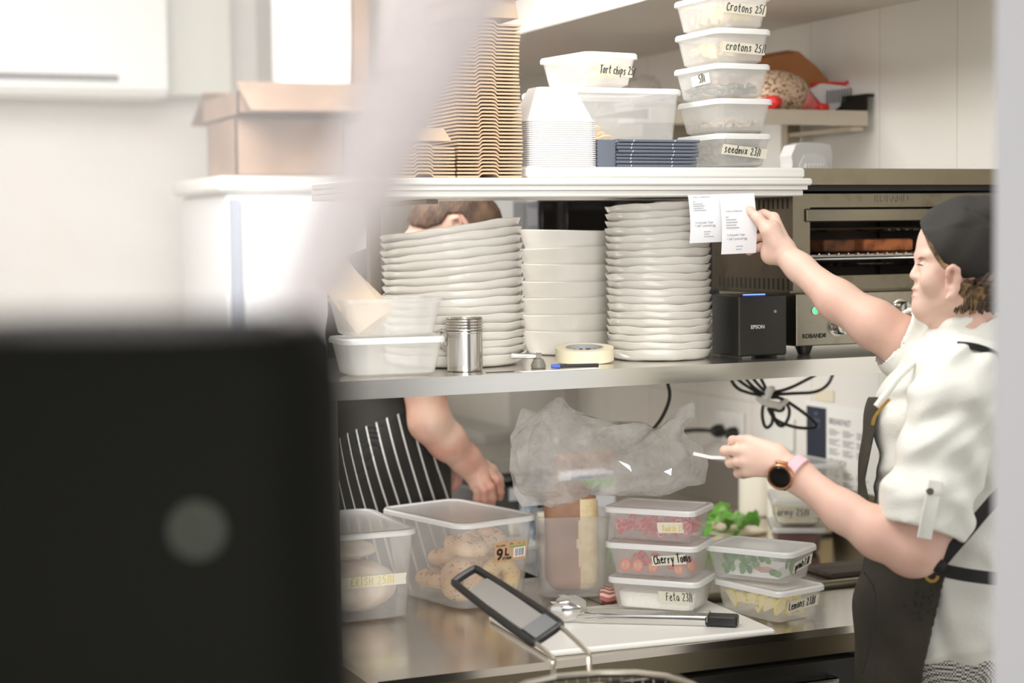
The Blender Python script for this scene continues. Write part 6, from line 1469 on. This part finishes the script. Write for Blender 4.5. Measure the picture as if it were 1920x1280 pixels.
# watch on the near wrist
wt = thing('wrist_watch', 'rose gold round watch with a black face and pink band, on the wrist', 'watch', M=frame(D(1489, 884, 3.045), D(1462, 868, 3.062)-D(1530, 917, 3.03), U))
b = B(); rg = []
for f, r_ in ((-.0105, .0292), (-.009, .0318), (.009, .0312), (.0105, .0286), (-.0105, .0285)):
    rg.append([(f, r_*math.cos(a), r_*math.sin(a)) for a in [2*math.pi*k/40 for k in range(40)]])
b.loft(rg+[rg[0]]); b.build('band', pm('pink_band', srgb(232, 192, 200), .6, bump=.2, bscale=400), wt)
wi = wt.matrix_world.inverted(); wn_ = (-F*.86-R*.42-U*.28).normalized(); wx = R-wn_*R.dot(wn_)
wc = D(1463, 894, 3.01); fm = Matrix.Translation(wi @ wc) @ (wi.to_3x3() @ frame((0, 0, 0), wx, wn_.cross(wx)).to_3x3()).to_4x4()
RG = pm('rose_gold', srgb(214, 160, 124), .25, 1.0)
b = B(); b.lathe([(0, -.012), (.0185, -.012), (.0235, -.006), (.024, .001), (.0215, .0035), (.0185, .003), (0, .003)], 40, fm)
b.box((0, .0235, -.005), (.022, .008, .006), fm, bev=.002); b.box((0, -.0225, -.006), (.022, .007, .006), fm, bev=.002)
b.build('case', RG, wt)
b = B(); b.lathe([(0, .0042), (.0175, .0042), (.0185, .0031), (0, .0031)], 40, fm); b.build('dial', pm('watch_glass', srgb(16, 14, 12), .12), wt)
# plastic slip held by the near hand
b = B(); p0_, p1_ = D(1300, 850, 3.16), D(1366, 858, 3.135)
strap(b, [p0_, (p0_+p1_)/2+Vector((0, 0, -.003)), p1_], .006, .0012); o = b.build('plastic_strip', pm('clear_strip', srgb(230, 230, 226), .3)); tag(o, 'thin clear plastic strip pinched in the hand wearing the watch', 'strip')
# ------------------ the person behind the shelf, bent over the wall bench
dm = 4.22
MP = D(735, 900, dm); mn = thing('person', 'person in a dark striped apron bent behind the left plate stack', 'person', (MP.x, MP.y, 0))
def mnpart(name, V, Q, mats, smooth=60): return npmesh(name, V-np.array([MP.x, MP.y, 0]), Q, mats, mn, smooth)
def mnb(b, name, mats, parent=None, smooth=50): b.v = [(v[0]-MP.x, v[1]-MP.y, v[2]) for v in b.v]; return b.build(name, mats, parent or mn, smooth)
mb = [EL(852, 424, dm, (.106, .098, .078)), EL(898, 470, dm, (.05, .062, .06)), CO((905, 500, dm), .03, (880, 470, dm), .05), CO((930, 470, dm), .012, (938, 482, dm), .010, k=.008),
      CO((820, 450, dm), .062, (735, 520, dm), .066), EL(852, 421, dm-.076, (.012, .022, .010), k=.006)]
mb += chain([(846, 424, dm-.082, .004), (848, 411, dm-.086, .0045), (858, 407, dm-.088, .005), (865, 416, dm-.086, .0045), (862, 430, dm-.083, .004)], k=.004)
mb += [EL(855, 420, dm-.086, (.004, .009, .006), op='sub', k=.003)]
mb += chain([(735, 560, 4.07, .06), (790, 700, 4.03, .050), (806, 790, 4.02, .047), (838, 826, 4.05, .043), (874, 862, 4.09, .034), (886, 877, 4.10, .032)], k=.02)
mk = [(918, 886, 4.10), (909, 898, 4.08), (899, 907, 4.075), (889, 910, 4.085)]
for i, q in enumerate(mk): mb.append(CO((888, 876, 4.10), .026, q, .0125, k=.012))
mt_ = [(938, 922), (924, 934), (909, 937), (894, 935)]
for i, (q, e) in enumerate(zip(mk, mt_)): mb += chain([(q[0], q[1], q[2], .0115), ((q[0]+e[0])/2+4, (q[1]+e[1])/2-3, q[2]-.006, .0100), (e[0], e[1], q[2]+.002, .0094), (e[0]-1, e[1]+11, q[2]+.016, .0082)], k=.004)
mb += chain([(900, 868, 4.12, .016), (922, 880, 4.14, .012), (935, 897, 4.15, .0105), (940, 911, 4.15, .0088)], k=.006)
mb += chain([(735, 560, 4.37, .06), (790, 700, 4.42, .050), (800, 800, 4.43, .045), (828, 860, 4.38, .036), (842, 882, 4.35, .034)], k=.02)
for i in range(4): mb += chain([(842+3*i, 882+7*(i-1.5)*.6, 4.35, .020), (858-2*i, 884+7*i, 4.335, .0115), (858-3*i, 902+4*i, 4.33, .0105), (848-3*i, 912+3*i, 4.335, .009)], k=.005)
mb += chain([(838, 872, 4.34, .018), (850, 866, 4.31, .012), (862, 872, 4.30, .010), (868, 882, 4.30, .0086)], k=.006)
V, Q = sdf_mesh(mb, .0042, .014); mbody = mnpart('body', V, Q, SKINR)
ul, vl = pu(752, dm), pv(440, dm)
def mh(Dd, X, Y, Z):
    u, v, w = uv(X, Y, Z, dm); lim = np.interp(u, [pu(x, dm) for x in (750, 772, 800, 830, 842, 868, 885, 910, 932, 945)], [pv(y, dm) for y in (400, 424, 432, 424, 406, 404, 430, 436, 430, 415)])
    return np.maximum(Dd+.0004*np.sin((u*.8+v*.6)*420), v-lim)
HD = pm('short_brown_hair', srgb(104, 80, 62), .65, var=srgb(66, 48, 36), scale=40, stretch=(1, 1, .35), bump=.3, bscale=160)
V, Q = sdf_mesh([EL(850, 421, dm, (.112, .101, .083)), EL(900, 412, dm, (.052, .052, .062))], .0042, .015, mh); mnpart('hair', V, Q, HD)
TEE = pm('dark_grey_tee', srgb(52, 49, 46), .85, bump=.1, bscale=200)
def tee(Dd, X, Y, Z):
    u, v, w = uv(X, Y, Z, dm); Dd = Dd+wr(u, v, w, .004, .8, .3); return np.maximum(Dd, .86-Z)
sleeve_end = D(782, 690, 4.03)
V, Q = sdf_mesh([CO((725, 560, 4.09), .085, (735, 555, 4.36), .085), CO((715, 560, dm), .13, (715, 760, dm), .135), EL(735, 850, dm, (.118, .17, .16)), CO((728, 555, 4.07), .075, (770, 640, 4.04), .066), CO((728, 555, 4.37), .075, (770, 640, 4.40), .066)], .006, .03, tee); mnpart('shirt', V, Q, TEE)
m, nt_, N_, L_, P_ = nodes('black_pinstripe_cloth'); P_.inputs['Roughness'].default_value = .85
tc_ = N_.new('ShaderNodeTexCoord'); sx_ = N_.new('ShaderNodeSeparateXYZ'); L_.new(tc_.outputs['Object'], sx_.inputs[0])
def mth(op, a, b_=None, v=None):
    n = N_.new('ShaderNodeMath'); n.operation = op; L_.new(a, n.inputs[0])
    if b_ is not None: L_.new(b_, n.inputs[1])
    elif v is not None: n.inputs[1].default_value = v
    return n.outputs[0]
s_ = mth('ADD', mth('MULTIPLY', sx_.outputs['X'], v=.917), mth('MULTIPLY', sx_.outputs['Y'], v=-.399))
s_ = mth('ADD', s_, mth('MULTIPLY', sx_.outputs['Z'], v=.26))
fr2 = mth('FRACT', mth('MULTIPLY', s_, v=37.0)); lt_ = mth('LESS_THAN', fr2, v=.13)
mx_ = N_.new('ShaderNodeMix'); mx_.data_type = 'RGBA'; L_.new(lt_, mx_.inputs[0]); mx_.inputs[6].default_value = srgb(30, 28, 25); mx_.inputs[7].default_value = srgb(214, 212, 206); L_.new(mx_.outputs[2], P_.inputs['Base Color'])
def apm(Dd, X, Y, Z):
    u, v, w = uv(X, Y, Z, dm); Dd = Dd+.004*np.sin(u*38+w*30+v*6)
    top = np.interp(u, [pu(640, dm), pu(660, dm), pu(700, dm), pu(760, dm), pu(800, dm)], [pv(815, dm), pv(806, dm), pv(790, dm), pv(768, dm), pv(756, dm)])
    sh = np.maximum(Dd-.012, -(Dd-.004)); return np.maximum(np.maximum(sh, top-v), .35-Z)
V, Q = sdf_mesh([EL(735, 850, dm, (.118, .17, .16)), CO((735, 900, dm), .125, (740, 1150, dm), .14), CO((740, 1150, dm), .14, (740, 1500, dm), .13)], .0055, .03, apm, pad=.03); mnpart('striped_apron', V, Q, m)
gz_ = lambda px, d, z: (D(px, 1000, d).x, D(px, 1000, d).y, z)
V, Q = sdf_mesh([cone(gz_(735, dm, .88), .12, gz_(735, dm, .8), .12)]+[c for dd in (dm-.09, dm+.09) for c in (cone(gz_(735, dd, .82), .085, gz_(735, dd, .5), .062), cone(gz_(735, dd, .5), .062, gz_(728, dd, .1), .055))], .008, .03, lambda D_, X, Y, Z: np.maximum(D_, .07-Z+0*X+0*Y)); mnpart('trousers', V, Q, pm('dark_trousers', srgb(34, 32, 32), .85))
for dd in (dm-.09, dm+.09):
    a = Vector(gz_(730, dd, .045)); V, Q = sdf_mesh([cone(a, .042, a+R0*.16+Vector((0, 0, -.01)), .034), cone(a+Vector((0, 0, .05)), .05, a, .045)], .007, .02, lambda D_, X, Y, Z: np.maximum(D_, .002-Z+0*X+0*Y)); mnpart('shoe', V, Q, pm('black_shoe', (0, 0, 0, 1)))
